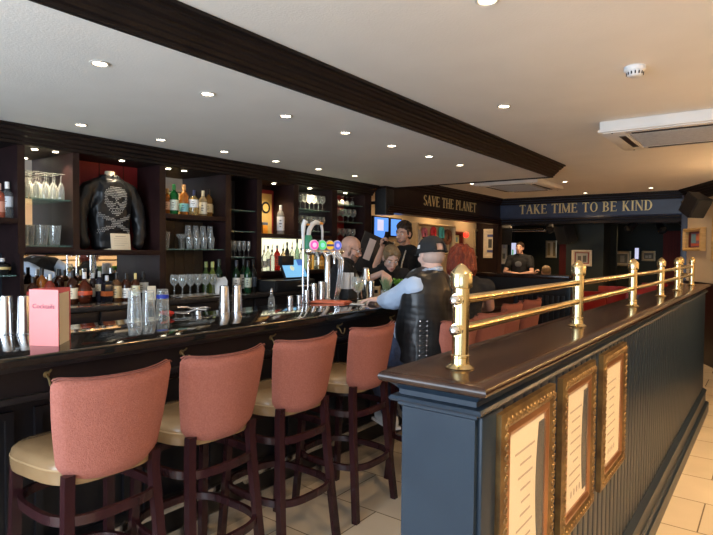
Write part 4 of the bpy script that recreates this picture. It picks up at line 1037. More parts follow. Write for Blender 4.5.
# straw caddy
cp_ = Vector((-2.81, 3.64, BZ)); cd = empty('straw_caddy', cp_, 'black bar caddy holding white paper straws', 'caddy', .12)
q = MB().rbox(-.065, .065, -.10, .10, 0, .008, .002)
for (x0, x1, y0, y1) in ((-.065, -.060, -.10, .10), (.060, .065, -.10, .10), (-.06, .06, -.10, -.095), (-.06, .06, .095, .10), (-.06, .06, .02, .025)): q.box(x0, x1, y0, y1, .004, .085)
q.build('tray', M['black'], cd)
r3 = random.Random(11); s0 = None
for i in range(44):
    q_ = None; x = r3.uniform(-.045, .045); y = r3.uniform(-.088, .010); tx_, ty_ = r3.uniform(-.07, .07), r3.uniform(-.07, .07)
    if s0 is None: s0 = MB().lathe([(.0034, 0), (.0034, .205), (.0026, .205), (.0026, 0), (.0034, 0)], 8).build('straw', M['white'], cd); o = s0
    else: o = s0.copy(); COL.objects.link(o)
    o.location = (x, y, .009); o.rotation_euler = (tx_, ty_, 0)
# white wine glass on paper mat
p = at_z(358, 304, BZ); o = empty('paper_coaster', (p.x, p.y, BZ), 'white paper coaster under the glass of white wine', 'coaster', .5)
MB().rbox(-.055, .055, -.055, .055, 0, .002, .0008).build('paper', M['white'], o)
o = empty('white_wine_glass', (p.x, p.y, BZ+.0022), 'stemmed glass of white wine on the bar beside the coral menus', 'glass')
q, h = glass_shape('balloon'); q.v = [(a*1.02, b_*1.02, c_*1.14) for a, b_, c_ in q.v]; q.build('glass', M['glass'], o, smooth=50)
MB().lathe([(.0001, .086), (.004, .087), (.031, .107), (.0415, .137), (.0405, .160), (.0001, .160)], 20).build('wine', M['wine_w'], o)
# napkin by the man's hand
p = at_z(371, 301, BZ); o = empty('paper_napkin', (p.x-.03, p.y, BZ), 'folded white napkin on the bar by the seated man', 'napkin', .3)
MB().rbox(-.06, .06, -.09, .09, 0, .004, .0015).build('paper', M['paper'], o)
# shaker, wooden crate, herb jars
p = Vector((-2.84, 3.93, BZ)); o = empty('cocktail_shaker', p, 'shiny steel cocktail shaker behind the wine glass', 'shaker')
MB().lathe([(.0001, 0), (.030, 0), (.032, .004), (.044, .14), (.043, .145), (.0001, .146)], 24).build('tin', M['chrome'], o)
MB().lathe([(.040, .145), (.044, .147), (.034, .20), (.030, .24), (.018, .25), (.0001, .252)], 24).build('lid', M['chrome'], o)
p = at_z(372.5, 299, BZ); tumbler(p.x-.02, p.y+.01, .150, .026, .026, 'tall straight steel cylinder left of the herb jar')
o = empty('wooden_crate', (-2.72, 3.88, BZ), 'small pale wooden slatted crate behind the steel cylinder', 'crate', .5)
q = MB()
for i in range(5):
    q.rbox(-.05, -.042, -.075+i*.033, -.075+i*.033+.024, 0, .095, .002); q.rbox(.042, .05, -.075+i*.033, -.075+i*.033+.024, 0, .095, .002)
for z in (.01, .07): q.rbox(-.042, .042, -.075, -.068, z, z+.02, .002); q.rbox(-.042, .042, .068, .075, z, z+.02, .002)
q.rbox(-.042, .042, -.07, .07, 0, .006, .002)
q.build('slats', M['palewood'], o)
def herb(p, r, h, hh, m, name, label, leafy, seed):
    o = empty(name, p, label, 'herbs'); rr = random.Random(seed)
    MB().lathe([(.0001, 0), (r*.9, 0), (r, .006), (r, h), (r-.002, h), (r-.002, .008), (.0001, .007)], 22).build('jar', M['glass'] if not leafy else M['chrome'], o)
    q = MB(); lf = MB()
    for i in range(34 if not leafy else 26):
        a = rr.uniform(0, 2*PI); r0 = rr.uniform(0, r*.7); r1 = rr.uniform(.2, 1.25)*r; z1 = h+hh*rr.uniform(.5, 1)
        p0 = Vector((r0*math.cos(a), r0*math.sin(a), .01)); p1 = Vector((r0*math.cos(a), r0*math.sin(a), h)); p2 = Vector((r1*math.cos(a), r1*math.sin(a), z1))
        q.tube([p0, p1, p2], .0015, 5)
        for k in range(16 if not leafy else 7):
            t = (k+1)/(16 if not leafy else 7); c_ = p1.lerp(p2, t); b2 = rr.uniform(0, 2*PI)
            d = Vector((math.cos(b2), math.sin(b2), rr.uniform(.1, .8))).normalized(); L = (.016 if not leafy else .028)*rr.uniform(.7, 1.1); w_ = (.0018 if not leafy else .011)
            s_ = d.cross(Vector((0, 0, 1))).normalized()*w_
            if s_.length < 1e-6: continue
            lf.add([c_, c_+d*L*.5+s_, c_+d*L+Vector((0, 0, -.003)), c_+d*L*.5-s_], [(0, 1, 2, 3)])
    q.build('stems', m, o); lf.build('leaves', m, o, smooth=0, fix=False)
herb(at_z(386, 300.5, BZ), .042, .085, .105, M['rosemary'], 'rosemary_jar', 'glass jar of rosemary sprigs on the bar', False, 5)
herb(at_z(399, 299, BZ), .040, .11, .05, M['plant'], 'mint_jar', 'steel cup of bright green mint beside the rosemary', True, 6)
p = at_z(271.5, 306, BZ); o = empty('bitters_bottle', (p.x, p.y, BZ), 'small clear dasher bottle standing alone on the bar', 'bottle')
MB().lathe([(.0001, 0), (.024, 0), (.025, .004), (.022, .05), (.010, .075), (.009, .10), (.0001, .10)], 18).build('bottle_glass', M['glass'], o)
MB().lathe([(.0001, .10), (.011, .10), (.009, .118), (.003, .126), (.0001, .126)], 12).build('cap', M['chrome'], o)

# ------------------------------------------------------------------ till
tl = empty('till', (-4.12, 4.25, CZ), 'black till with lit blue touch screen on the back counter', 'till', 0)
MB().rbox(-.18, .16, -.30, .30, 0, .115, .006).build('cash_drawer', M['black'], tl)
q = MB().rbox(.155, .165, -.28, .28, .02, .10, .002); q.build('drawer_front', M['black'], tl)
MB().tube([(-.04, .16, .11), (-.06, .16, .20)], .03, 12).build('stand', M['black'], tl)
T = Matrix.Translation((.03, .16, .125)) @ Matrix.Rotation(-.45, 4, 'Y')
s0 = MB().rbox(-.028, 0, -.175, .175, 0, .225, .006, T).build('screen', M['black'], tl)
MB().box(0.0005, .0015, -.165, .165, .010, .215, T).build('display', M['screenblue'], s0, smooth=0)
MB().box(.0016, .002, .075, .163, .145, .213, T).build('display_panel', M['screendark'], s0, smooth=0)
MB().lathe([(.0001, 0), (.030, 0), (.030, .0005), (.0001, .0005)], 20, T @ Matrix.Translation((.0017, -.03, .115)) @ Matrix.Rotation(PI/2, 4, 'Y')).build('display_logo', flat('screen_yellow', (.5, .5, .3), emit=(.55, .62, .45), estr=.9), s0, smooth=0)
MB().rbox(-.08, -.02, -.02, .16, .26, .36, .005).build('customer_display', M['black'], tl)
MB().rbox(.165, .22, .02, .22, .030, .036, .001, Matrix.Translation((0, 0, .02))).build('receipt_paper', M['paper'], tl)
# angled order board at the counter's end
ob = empty('order_board', (-3.96, 5.52, CZ), 'slanted black board with a silver edge and a printed white sheet', 'board', face(.85, -.55))
T = Matrix.Translation((0, 0, .16)) @ Matrix.Rotation(-.42, 4, 'Y') @ Matrix.Rotation(.0, 4, 'X')
q = MB(); 
b0 = MB().rbox(-.20, .20, -.02, .02, 0, .48, .006, Matrix.Translation((.02, 0, .14)) @ Matrix.Rotation(-.36, 4, 'Y')).build('board', M['black'], ob)
MB().rbox(-.215, -.195, -.028, -.0, 0, .50, .003, Matrix.Translation((.02, 0, .14)) @ Matrix.Rotation(-.36, 4, 'Y')).build('edge_strip', M['steel'], b0)
MB().rbox(.03, .12, .0205, .023, .16, .42, .001, Matrix.Translation((.02, 0, .14)) @ Matrix.Rotation(-.36, 4, 'Y')).build('printed_sheet', flat('pinkish_paper', (.58, .48, .43), .7), b0)
MB().rbox(-.15, .15, -.08, .08, 0, .02, .004).tube([(0, 0, .02), (.02, 0, .2)], .02, 8).build('stand', M['black'], ob)

# ------------------------------------------------------------------ beer taps
ft = empty('beer_font', (-2.84, 3.38, BZ), 'chrome beer font with four round coloured badges', 'beer taps')
MB().lathe([(.0001, 0), (.045, 0), (.045, .008), (.028, .016), (.024, .03), (.024, .40), (.0001, .40)], 24, Matrix.Translation((0, .03, 0))).build('column', M['chrome'], ft)
MB().cone((0, -.20, .385), (0, .20, .385), .026, n=20).ball((0, -.20, .385), .026).ball((0, .20, .385), .026).build('cross_bar', M['chrome'], ft)
BADGE = [((.85, .10, .45), (.95, .55, .75)), ((.10, .65, .22), (.30, .80, .75)), ((.90, .50, .03), (.12, .13, .40)), ((.10, .16, .75), (.55, .45, .85))]
for i, (c1, c2) in enumerate(BADGE):
    y = -.166+.094*i; T = Matrix.Translation((.03, y, .435)) @ Matrix.Rotation(PI/2, 4, 'Y')
    T = Matrix.Translation((.03, y, .435)) @ Matrix.Rotation(-.35, 4, 'Z') @ Matrix.Rotation(PI/2, 4, 'Y')
    bd = MB().lathe([(.0001, -.008), (.040, -.008), (.041, 0), (.038, .006), (.0001, .006)], 26, T).build('badge', flat('badge_rim_%d' % i, tuple(.5*a+.4 for a in c2), .3), ft)
    MB().lathe([(.0001, .0062), (.034, .0062), (.034, .008), (.0001, .008)], 26, T).build('badge_disc', flat('badge_%d' % i, c1, .35, emit=c1, estr=.55), bd)
    if i == 2: MB().box(-.009, .009, -.032, .032, .0085, .0095, T @ Matrix.Rotation(0, 4, 'Z')).build('badge_stripe', flat('badge_navy', (.06, .08, .35)), bd)
    else: MB().lathe([(.0001, .0085), (.018, .0085), (.018, .0095), (.0001, .0095)], 5 if i == 3 else 16, T).build('badge_emblem', flat('badge_em_%d' % i, c2, .35, emit=c2, estr=.5), bd)
    MB().tube([(0.0, y, .385), (.05, y, .375), (.075, y, .34), (.078, y, .29)], [.011, .011, .010, .008], 10).build('spout', M['chrome'], ft)
for k, dy in enumerate((-.05, .02, .09)):
    MB().tube([(.02, .03+dy*.4, .36), (.06, .05+dy*.5, .37), (.09, .08+dy*.4, .32), (.08, .09+dy*.35, .20), (.04, .09+dy*.3, .0)], .0075, 10).build('swan_pipe', M['chrome'], ft)
def swan(x, y, label, mirror=False, green=False):
    o = empty('swan_tap', (x, y, BZ), label, 'beer tap', 0)
    MB().lathe([(.0001, 0), (.026, 0), (.026, .006), (.0085, .014), (.0085, .47 if not green else .44), (.0001, .47)], 18).build('column', M['chrome'], o)
    if green:
        MB().lathe([(.0001, .40), (.026, .40), (.030, .42), (.030, .49), (.022, .51), (.0001, .51)], 18).build('green_collar', flat('green_enamel', (.05, .30, .17), .3), o)
        P = [(0, 0, .50), (0, .01, .55), (0, .045, .595), (0, .085, .612), (0, .12, .608)]
        MB().tube(P, [.017, .018, .019, .018, .015], 14).build('swan_neck', M['white'], o)
        MB().tube([(0, .12, .608), (0, .165, .604)], [.014, .010], 12).build('orange_tip', M['orange_glow'], o)
        MB().tube([(0, .150, .597), (0, .165, .55), (0, .165, .46)], [.011, .010, .008], 12).build('spout', M['white'], o)
    else:
        MB().tube([(0, 0, .40), (0, -.003, .52), (0, .0, .58), (0, .016, .61), (.01, .03, .60)], [.010, .013, .018, .020, .012], 14).build('swan_neck', M['white'], o)
        MB().tube([(.0, .02, .590), (.01, .06, .588)], [.010, .006], 10).build('orange_tip', M['orange_glow'], o)
swan(-2.84, 3.125, 'slim white swan-neck beer tap with orange beak, left of the badges')
swan(-2.87, 3.215, 'curved white swan-neck beer tap on green collar above the badges', green=True)
MB  # keep helper name

# ------------------------------------------------------------------ people
def hand(q, w, d, n, ts, curl=.35, grip=0):
    w, d, n = Vector(w), Vector(d).normalized(), Vector(n).normalized(); n = (n-d*n.dot(d)).normalized(); s = d.cross(n)*ts
    for k, (off, L) in enumerate(((.030, .95), (.010, 1.05), (-.010, 1.0), (-.029, .80))):
        kn = w+d*(.088-.004*abs(k-1))+s*off
        chain(q, [w+s*off*.55, kn], [.0145, .0125])
        a = 0; p = kn; pts = [p]; rs = [.0105, .0098, .0090, .0080]
        for j, l in enumerate((.044, .028, .022)):
            a += curl*(1+.35*j)+.06*k*curl; p = p + (d*math.cos(a)+n*math.sin(a))*l*L; pts.append(p)
        chain(q, pts, [r*(.92 if k == 3 else 1) for r in rs])
    t0 = w+d*.022+s*.018; t1 = t0+(d*.62+s*.70+n*.35).normalized()*.042; t2 = t1+(d*.85+s*.25+n*(.3+curl)).normalized()*.032; t3 = t2+(d*.9+n*(.3+curl)).normalized()*.022
    chain(q, [t0, t1, t2, t3], [.016, .0125, .0110, .0095])
def lerp_joint(a, b_, t): return Vector(a).lerp(Vector(b_), t)
def person(loc, rz, J, label, skin='skin', hair=None, fat=1.0, sleeve=.55, shirt='blackcloth', trousers='blackcloth', shoes=None, belly=0, vs=.0065, group=None):
    root = empty('person', loc, label, 'person', rz, group)
    V = {k: Vector(v) for k, v in J.items() if k not in ('hyaw', 'hpitch', 'hroll', 'hands')}
    Hm = Matrix.Translation(V['head']) @ Euler((J.get('hpitch', 0), J.get('hroll', 0), J.get('hyaw', 0)), 'XYZ').to_matrix().to_4x4()
    def H(x, y, z): return Hm @ Vector((x, y, z))
    hr = Hm.to_3x3()
    q = MB()
    # head
    q.ball(H(0, -.014, .028), (.075, .096, .086), 20, 14, hr); q.ball(H(0, .028, -.025), (.060, .062, .080), 16, 12, hr)
    q.ball(H(0, .042, -.082), (.045, .042, .032), 14, 10, hr); q.ball(H(0, .070, -.102), (.020, .016, .015), 10, 8, hr)
    chain(q, [H(0, .090, .008), H(0, .108, -.026)], [.0095, .0125]); q.ball(H(0, .100, -.034), (.018, .013, .009), 10, 6, hr)
    for s_ in (-1, 1):
        chain(q, [H(s_*.050, .070, .024), H(s_*.012, .087, .020)], [.010, .010]); q.ball(H(s_*.040, .056, -.030), (.024, .026, .024), 10, 8, hr)
        q.ball(H(s_*.077, -.006, -.012), (.009, .019, .031), 10, 8, hr); q.ball(H(s_*.083, -.014, .0), (.006, .012, .020), 10, 8, hr)
    q.ball(H(0, .086, -.064), (.024, .012, .008), 12, 6, hr); q.ball(H(0, .084, -.076), (.020, .011, .008), 12, 6, hr)
    chain(q, [V['neck'], H(0, -.022, -.075)], [.060*fat, .054])
    P, N = V['pelvis'], V['neck']; up = (N-P).normalized(); xs = (V['shR']-V['shL']).normalized()
    R = Matrix((xs, up.cross(xs).normalized(), up)).transposed()
    SEC = [(0, .165, .115), (.12, .165, .115), (.25, .155, .11), (.4, .145, .105), (.55, .150, .108), (.7, .165, .115), (.82, .170, .110), (.93, .13, .085)]
    def torso(q, e, t0=0, t1=1):
        for i in range(44):
            t = t0+(t1-t0)*i/43
            for (a, b_) in zip(SEC, SEC[1:]):
                if a[0] <= t <= b_[0]:
                    k = (t-a[0])/(b_[0]-a[0]); rx, ry = a[1]+(b_[1]-a[1])*k, a[2]+(b_[2]-a[2])*k; break
            else: rx, ry = SEC[-1][1:]
            bl_ = belly*math.exp(-((t-.28)/.22)**2)
            q.ball(P.lerp(N, t)+R @ Vector((0, bl_*.5, 0)), (rx*fat+e, ry*fat+e+bl_*.6, .05+e*.5), 20, 8, R)
        for s_ in ('L', 'R'):
            chain(q, [P.lerp(N, .90), V['sh'+s_]], [.062*fat+e, .058*fat+e])
    torso(q, 0)
    for s_ in ('L', 'R'):
        chain(q, [V['sh'+s_], V['el'+s_]], [.054*fat, .042*fat]); chain(q, [V['el'+s_], lerp_joint(V['el'+s_], V['wr'+s_], .35), V['wr'+s_]], [.042*fat, .041*fat, .027])
        d, n, ts, cu = J['hands'][s_]; hand(q, V['wr'+s_], d, n, ts, cu)
        chain(q, [V['hip'+s_], V['kn'+s_]], [.088*fat, .058]); chain(q, [V['kn'+s_], lerp_joint(V['kn'+s_], V['an'+s_], .3), V['an'+s_]], [.056, .055, .036])
        chain(q, [V['an'+s_], V['toe'+s_]], [.036, .028])
    o = q.build('body', M[skin], root); remesh(o, vs, 4)
    # eyes, brows, lips
    for s_ in (-1, 1):
        e_ = MB().ball(H(s_*.031, .0775, .003), .0125, 12, 8).build('eye', flat('eye_white', (.75, .73, .70), .2), root); MB().ball(H(s_*.031, .0865, .002), .0055, 8, 6).build('iris', flat('iris_dark', (.03, .02, .015), .15), e_)
    q = MB(); q.ball(H(0, .092, -.065), (.019, .008, .0045), 12, 6, hr); q.ball(H(0, .090, -.0755), (.016, .008, .005), 12, 6, hr)
    q.build('lips', flat('lip', (.42, .13, .11), .45), root)
    if hair:
        q = MB()
        for s_ in (-1, 1): chain(q, [H(s_*.050, .077, .030), H(s_*.030, .090, .034), H(s_*.014, .093, .030)], [.003, .0045, .004])
        q.build('eyebrows', M[hair], root)
    # clothes
    q = MB(); torso(q, .014)
    for s_ in ('L', 'R'):
        k = sleeve; el = V['el'+s_]; S_ = V['sh'+s_]
        if k <= 1: chain(q, [S_, S_.lerp(el, k)], [.066*fat+.006, .058*fat+.006])
        else: chain(q, [S_, S_.lerp(el, .5), el, el.lerp(V['wr'+s_], .5), el.lerp(V['wr'+s_], k-1)], [.070*fat+.006, .066*fat, .060*fat+.002, .052*fat, .042])
    sh_ = q.build('shirt', M[shirt], root); remesh(sh_, vs*1.1, 6); wrinkle(sh_, .006, 8)
    q = MB()
    for a in range(12):
        t = 2*PI*a/12; c = N+(H(0, -.022, -.075)-N)*.22 + R @ Vector((.066*fat*math.cos(t), .066*fat*math.sin(t)-.0, -.012*math.sin(t)))
        q.ball(c, (.014, .014, .024), 8, 6)
    remesh(q.build('collar', M[shirt], sh_), vs, 2)
    q = MB(); q.ball(P, (.178*fat, .128*fat+belly*.3, .10), 20, 10, R)
    for s_ in ('L', 'R'):
        chain(q, [V['hip'+s_], V['kn'+s_]], [.105*fat, .074]); chain(q, [V['kn'+s_], V['an'+s_]+Vector((0, 0, .02))], [.073, .056])
    remesh(q.build('trousers', M[trousers], root), vs*1.2, 3)
    for s_ in ('L', 'R'):
        a_, t_ = V['an'+s_], V['toe'+s_]; d = (t_-a_); d.z = 0; d.normalize(); zb = min(a_.z, t_.z)-.035
        q = MB(); heel = Vector((a_.x, a_.y, zb+.04))-d*.035; toe = Vector((a_.x, a_.y, zb+.04))+d*.175
        chain(q, [heel, heel.lerp(toe, .5), toe], [.042, .044, .036]); chain(q, [heel+Vector((0, 0, .0)), a_+Vector((0, 0, .03))], [.042, .047])
        so = q.build('shoe', M[shoes or 'black'], root); remesh(so, .008, 2)
        q = MB().sweep_rect([heel-d*.04+Vector((0, 0, -.030)), heel.lerp(toe, .5)+Vector((0, 0, -.030)), toe+d*.035+Vector((0, 0, -.030))], .085, .018); q.build('sole', M['black'] if not shoes else M['white'], so)
    return root, H, hr, V, R
def stand(h, sw=.20):
    """neutral standing joints for a person of height h"""
    k = h/1.75
    return dict(pelvis=(0, 0, .95*k), neck=(0, -.01, 1.47*k), head=(0, .03, 1.63*k), shL=(-sw*k, -.01, 1.42*k), shR=(sw*k, -.01, 1.42*k),
        hipL=(-.09, 0, .90*k), hipR=(.09, 0, .90*k), knL=(-.11, .02, .49*k), knR=(.11, .02, .49*k), anL=(-.12, -.02, .085), anR=(.12, -.02, .085), toeL=(-.14, .13, .04), toeR=(.14, .13, .04))
def lanyard(V, R, root, H, m='lanyard', L=.36):
    N, P = V['neck'], V['pelvis']; q = MB()
    f = R @ Vector((0, 1, 0)); x = R @ Vector((1, 0, 0)); dn = (P-N).normalized()
    for s_ in (-1, 1):
        a0 = N+x*.06*s_+dn*-.03; pts = [a0-f*.02, a0+f*.07+dn*.02, N+x*.055*s_+f*.135+dn*.14, N+x*.012*s_+f*.145+dn*L]
        q.tube(pts, .009, 6)
    q.rbox(-.03, .03, -.003, .003, -.09, 0, .002, Matrix.Translation(N+f*.150+dn*(L)) @ R.to_4x4())
    return q.build('lanyard', M[m], root)

# bald bartender in profile, looking down to the right
J = stand(1.70); J.update(head=(0, .085, 1.565), hpitch=-.38, neck=(0, .02, 1.43), shL=(-.20, .02, 1.375), shR=(.20, .02, 1.375), hyaw=-.05,
    elL=(-.25, .10, 1.12), elR=(.25, .10, 1.12), wrL=(-.12, .33, 1.08), wrR=(.14, .33, 1.08), hands=dict(L=((.3, .9, -.1), (.2, 0, -1), 1, .5), R=((-.3, .9, -.1), (-.2, 0, -1), -1, .5)))
root, H, hr, V, R = person((-3.30, 4.18, 0), face(.80, .50), J, 'bald bearded person in glasses and black shirt with lanyard behind the bar, looking down', 'skin', 'stubble', 1.05)
q = MB()
for i in range(40):
    a = -1.35+2.7*(i % 20)/19; r_ = i//20
    q.ball(H(.057*math.sin(a)*(1-.1*r_), .036+.050*math.cos(a)*(1-.05*r_), -.070-.020*r_+.010*abs(a)), (.012, .011, .017), 8, 6)
for s_ in (-1, 1): q.ball(H(s_*.066, .01, -.045), (.008, .016, .030), 8, 6, hr)
q.ball(H(0, .075, -.105), (.026, .020, .018), 8, 6, hr); chain(q, [H(-.026, .092, -.054), H(0, .099, -.051), H(.026, .092, -.054)], [.005, .006, .005])
remesh(q.build('beard', M['stubble'], root), .006, 2)
q = MB()
for s_ in (-1, 1):
    q.tube([H(s_*.031+.024*math.cos(t), .103, .002+.018*math.sin(t)) for t in [2*PI*i/16 for i in range(16)]], .0018, 6, True)
    q.tube([H(s_*.055, .101, .006), H(s_*.078, .05, .008), H(s_*.082, -.01, .004)], .0018, 6)
q.tube([H(-.008, .105, .004), H(.008, .105, .004)], .0018, 6)
q.build('glasses', M['black'], root); lanyard(V, R, root, H)

# woman bartender leaning over the herbs
J = stand(1.66, .18); J.update(pelvis=(0, -.10, .92), neck=(0, .10, 1.365), head=(0.0, .20, 1.475), hpitch=-.55, hyaw=-.02, shL=(-.17, .09, 1.31), shR=(.17, .09, 1.31),
    elR=(.34, .22, 1.22), wrR=(.14, .40, 1.335), elL=(-.24, .20, 1.10), wrL=(-.12, .38, 1.19), hipL=(-.09, -.10, .87), hipR=(.09, -.10, .87),
    hands=dict(R=((-.62, .45, -.55), (-.3, -.2, -.9), -1, .6), L=((.4, .8, -.2), (0, 0, -1), 1, .5)))
root, H, hr, V, R = person((-3.20, 4.78, 0), face(.70, -.62), J, 'person with tied-back dark blond hair in black shirt, reaching over the herbs', 'skin_pale', 'hair_blond', .86, sleeve=.62)
q = MB(); q.ball(H(0, -.026, .040), (.083, .100, .086), 20, 14, hr); q.ball(H(0, -.05, -.01), (.078, .075, .085), 16, 12, hr)
for s_ in (-1, 1): q.ball(H(s_*.062, .012, .045), (.022, .052, .055), 12, 8, hr); q.ball(H(s_*.035, .048, .085), (.034, .040, .024), 12, 8, hr)
chain(q, [H(0, -.12, .02), H(0, -.155, -.03), H(0, -.15, -.13), H(0, -.125, -.22)], [.026, .032, .028, .012])
remesh(q.build('hair', M['hair_blond'], root), .006, 3)

# tall bartender on the phone
J = stand(1.86); J.update(head=(0, .045, 1.735), hyaw=.12, hpitch=-.12, elR=(.36, .10, 1.36), wrR=(.215, .16, 1.585), elL=(-.28, .04, 1.20), wrL=(-.24, .25, 1.10), neck=(0, -.005, 1.565), shL=(-.215, -.01, 1.50), shR=(.215, -.01, 1.50),
    hands=dict(R=((-.25, .10, 1), (-.9, .1, -.2), -1, .7), L=((.2, .9, 0), (0, 0, -1), 1, .5)))
root, H, hr, V, R = person((-3.36, 5.42, 0), face(-.10, -1.0), J, 'tall person with dark tousled hair and lanyard, holding a phone to the ear', 'skin', 'hair_brown', .98)
q = MB(); r3 = random.Random(4)
q.ball(H(0, -.028, .050), (.084, .098, .086), 20, 14, hr); q.ball(H(0, -.055, 0), (.078, .070, .080), 16, 12, hr)
for i in range(46):
    a = r3.uniform(0, 2*PI); e = r3.uniform(.25, 1.4); c = Vector((.078*math.cos(a)*math.cos(e), -.022+.090*math.sin(a)*math.cos(e), .05+.090*math.sin(e)))
    if c.y > .055 and c.z < .085: continue
    q.ball(H(*c), (.022, .024, .020), 8, 6, hr)
for s_ in (-1, 1): q.ball(H(s_*.073, .02, .02), (.010, .018, .034), 8, 6, hr)
remesh(q.build('hair', M['hair_brown'], root), .006, 2)
q = MB()
for i in range(24):
    a = -1.2+2.4*i/23; q.ball(H(.055*math.sin(a), .036+.050*math.cos(a), -.085+.012*abs(a)), (.010, .010, .013), 8, 6)
chain(q, [H(-.024, .095, -.054), H(0, .101, -.051), H(.024, .095, -.054)], [.0035, .004, .0035])
remesh(q.build('stubble', M['stubble'], root), .006, 2)
lanyard(V, R, root, H)
ph = root.matrix_basis.copy(); pw = Matrix.Translation(root.location) @ Matrix.Rotation(root.rotation_euler.z, 4, 'Z')
o = empty('phone', pw @ Vector((.155, .165, 1.690)), 'black mobile phone held by the tall bartender', 'phone', root.rotation_euler.z)
MB().rbox(-.006, .006, -.036, .036, -.075, .075, .004, Matrix.Rotation(-.25, 4, 'Y')).build('phone_body', M['black'], o)

# seated customer: cap, pale blue shirt, black leather vest
rzm = face(-.95, .25)
MP = Vector((-1.88, 3.22, 0)); Mi = (Matrix.Translation(MP) @ Matrix.Rotation(rzm, 4, 'Z')).inverted()
def ml(x, y, z): return tuple(Mi @ Vector((x, y, z)))
def md(x, y, z): return tuple(Mi.to_3x3() @ Vector((x, y, z)))
J = dict(pelvis=ml(-1.83, 3.20, .90), neck=ml(-1.84, 3.225, 1.385), head=ml(-1.83, 3.265, 1.53), hyaw=-.20, hpitch=-.12,
    shL=ml(-1.835, 3.08, 1.318), shR=ml(-1.86, 3.45, 1.325), elL=ml(-2.055, 3.16, 1.218), wrL=ml(-2.245, 3.30, 1.190), elR=ml(-2.10, 3.52, 1.215), wrR=ml(-2.36, 3.46, 1.190),
    hipL=ml(-1.92, 3.12, .895), hipR=ml(-1.82, 3.29, .895), knL=ml(-2.235, 3.17, .80), knR=ml(-2.20, 3.48, .80), anL=ml(-2.10, 3.215, .395), anR=ml(-2.12, 3.47, .395), toeL=ml(-2.20, 3.27, .365), toeR=ml(-2.22, 3.56, .365),
    hands=dict(L=(md(-.9, .35, -.02), md(0, 0, -1), -1, .22), R=(md(-.8, -.5, -.06), md(0, 0, -1), 1, .25)))
root, H, hr, V, R = person(MP, rzm, J, 'seated person in black cap, pale blue shirt and black leather vest leaning on the bar', 'skin_pale', None, 1.10, sleeve=1.86, shirt='blueshirt', trousers='jeans', shoes='white', belly=.07)
# vest over the torso, leaving the sleeves free
q = MB(); P_, N_ = V['pelvis'], V['neck']
SECV = [(-.10, .205, .170), (.05, .205, .170), (.25, .205, .170), (.45, .205, .165), (.65, .218, .160), (.80, .220, .155), (.93, .190, .140), (1.03, .140, .125)]
for i in range(60):
    t = -.10+1.12*i/59
    for a, b_ in zip(SECV, SECV[1:]):
        if a[0] <= t <= b_[0]+1e-6: k = (t-a[0])/(b_[0]-a[0]); rx, ry = a[1]+(b_[1]-a[1])*k, a[2]+(b_[2]-a[2])*k; break
    bl_ = .05*math.exp(-((t-.25)/.25)**2)
    q.ball(P_.lerp(N_, t)+R @ Vector((0, bl_*.3-.004, 0)), (rx, ry+bl_*.3, .045), 24, 8, R)
for s_ in ('L', 'R'): chain(q, [P_.lerp(N_, .93), P_.lerp(N_, .93).lerp(V['sh'+s_], .86)], [.100, .093])
q.ball(P_.lerp(N_, .97), (.135, .115, .045), 20, 8, R)
vest = q.build('leather_vest', M['leather'], root); remesh(vest, .0075, 9); wrinkle(vest, .006, 7, (1, 1, .5))
# side lacing: two rows of eyelets with cord between, on the left flank
vb = BVHTree.FromPolygons([v.co for v in vest.data.vertices], [p.vertices[:] for p in vest.data.polygons])
q = MB(); q2 = MB(); prev = None
xw = -(R @ Vector((1, 0, 0))); yw = R @ Vector((0, 1, 0))
for i in range(9):
    t = -.06+.50*i/8; c = P_.lerp(N_, t); pts = []
    for da in (-.22, .0):
        d = (xw*math.cos(da-.30)+yw*math.sin(da-.30)); hit = vb.ray_cast(c+d*.6, -d)
        if hit[0] is not None: pts.append(hit[0]+d*.001); q.ball(hit[0]+d*.002, .0055, 8, 6)
    if len(pts) == 2:
        q2.tube([pts[0], (pts[0]+pts[1])/2+xw*.004, pts[1]], .0028, 6)
        if prev: q2.tube([prev[1], (prev[1]+pts[0])/2+xw*.004, pts[0]], .0028, 6)
        prev = pts
q.build('eyelets', M['chrome'], vest); q2.build('lacing', M['black'], vest)
# pale collar band above the vest
q = MB(); cN = N_+(H(0, -.022, -.075)-N_)*.30
for a in range(26):
    t = 2*PI*a/26; q.ball(cN + R @ Vector((.082*math.cos(t), .080*math.sin(t)-.004, -.020*math.sin(t)-.0)), (.013, .013, .026), 8, 6)
remesh(q.build('shirt_collar', M['blueshirt'], root), .006, 3)
# cap: crown, peak, strap with a gap at the back
cap = MB(); Rs = []; n = 36
for j in range(11):
    e = PI/2*j/10; r = math.cos(e)
    for i in range(n):
        a = 2*PI*i/n   # a = -pi/2 is the back
        x = .094*r*math.cos(a); y = -.012+.116*r*math.sin(a); z = .022+.118*math.sin(e)**.9 if e > 0 else .022
        cap.v.append(tuple(H(x, y, z-.02+(.012 if math.sin(a) < 0 else -.0)*0)))
for j in range(10):
    for i in range(n):
        a = 2*PI*(i+.5)/n; back = abs(((a-1.5*PI+PI) % (2*PI))-PI)
        if j < 3 and back < .40 - .03*j*j: continue
        cap.f.append((j*n+i, j*n+(i+1) % n, (j+1)*n+(i+1) % n, (j+1)*n+i))
cap.mi = [0]*len(cap.f)
co = cap.build('cap', flat('cap_cloth', (.018, .019, .021), .85, bump=.3), root); m_ = co.modifiers.new('t', 'SOLIDIFY'); m_.thickness = .003
q = MB(); q.ball(H(0, -.012, .112-.005+.0), .007, 8, 6); q.build('cap_button', M['blackcloth'], co)
q = MB(); q.tube([H(.094*math.cos(a), -.012+.116*math.sin(a), .006) for a in [1.5*PI-.60+1.2*i/12 for i in range(13)]], .0075, 8); q.build('cap_strap', M['black'], co)
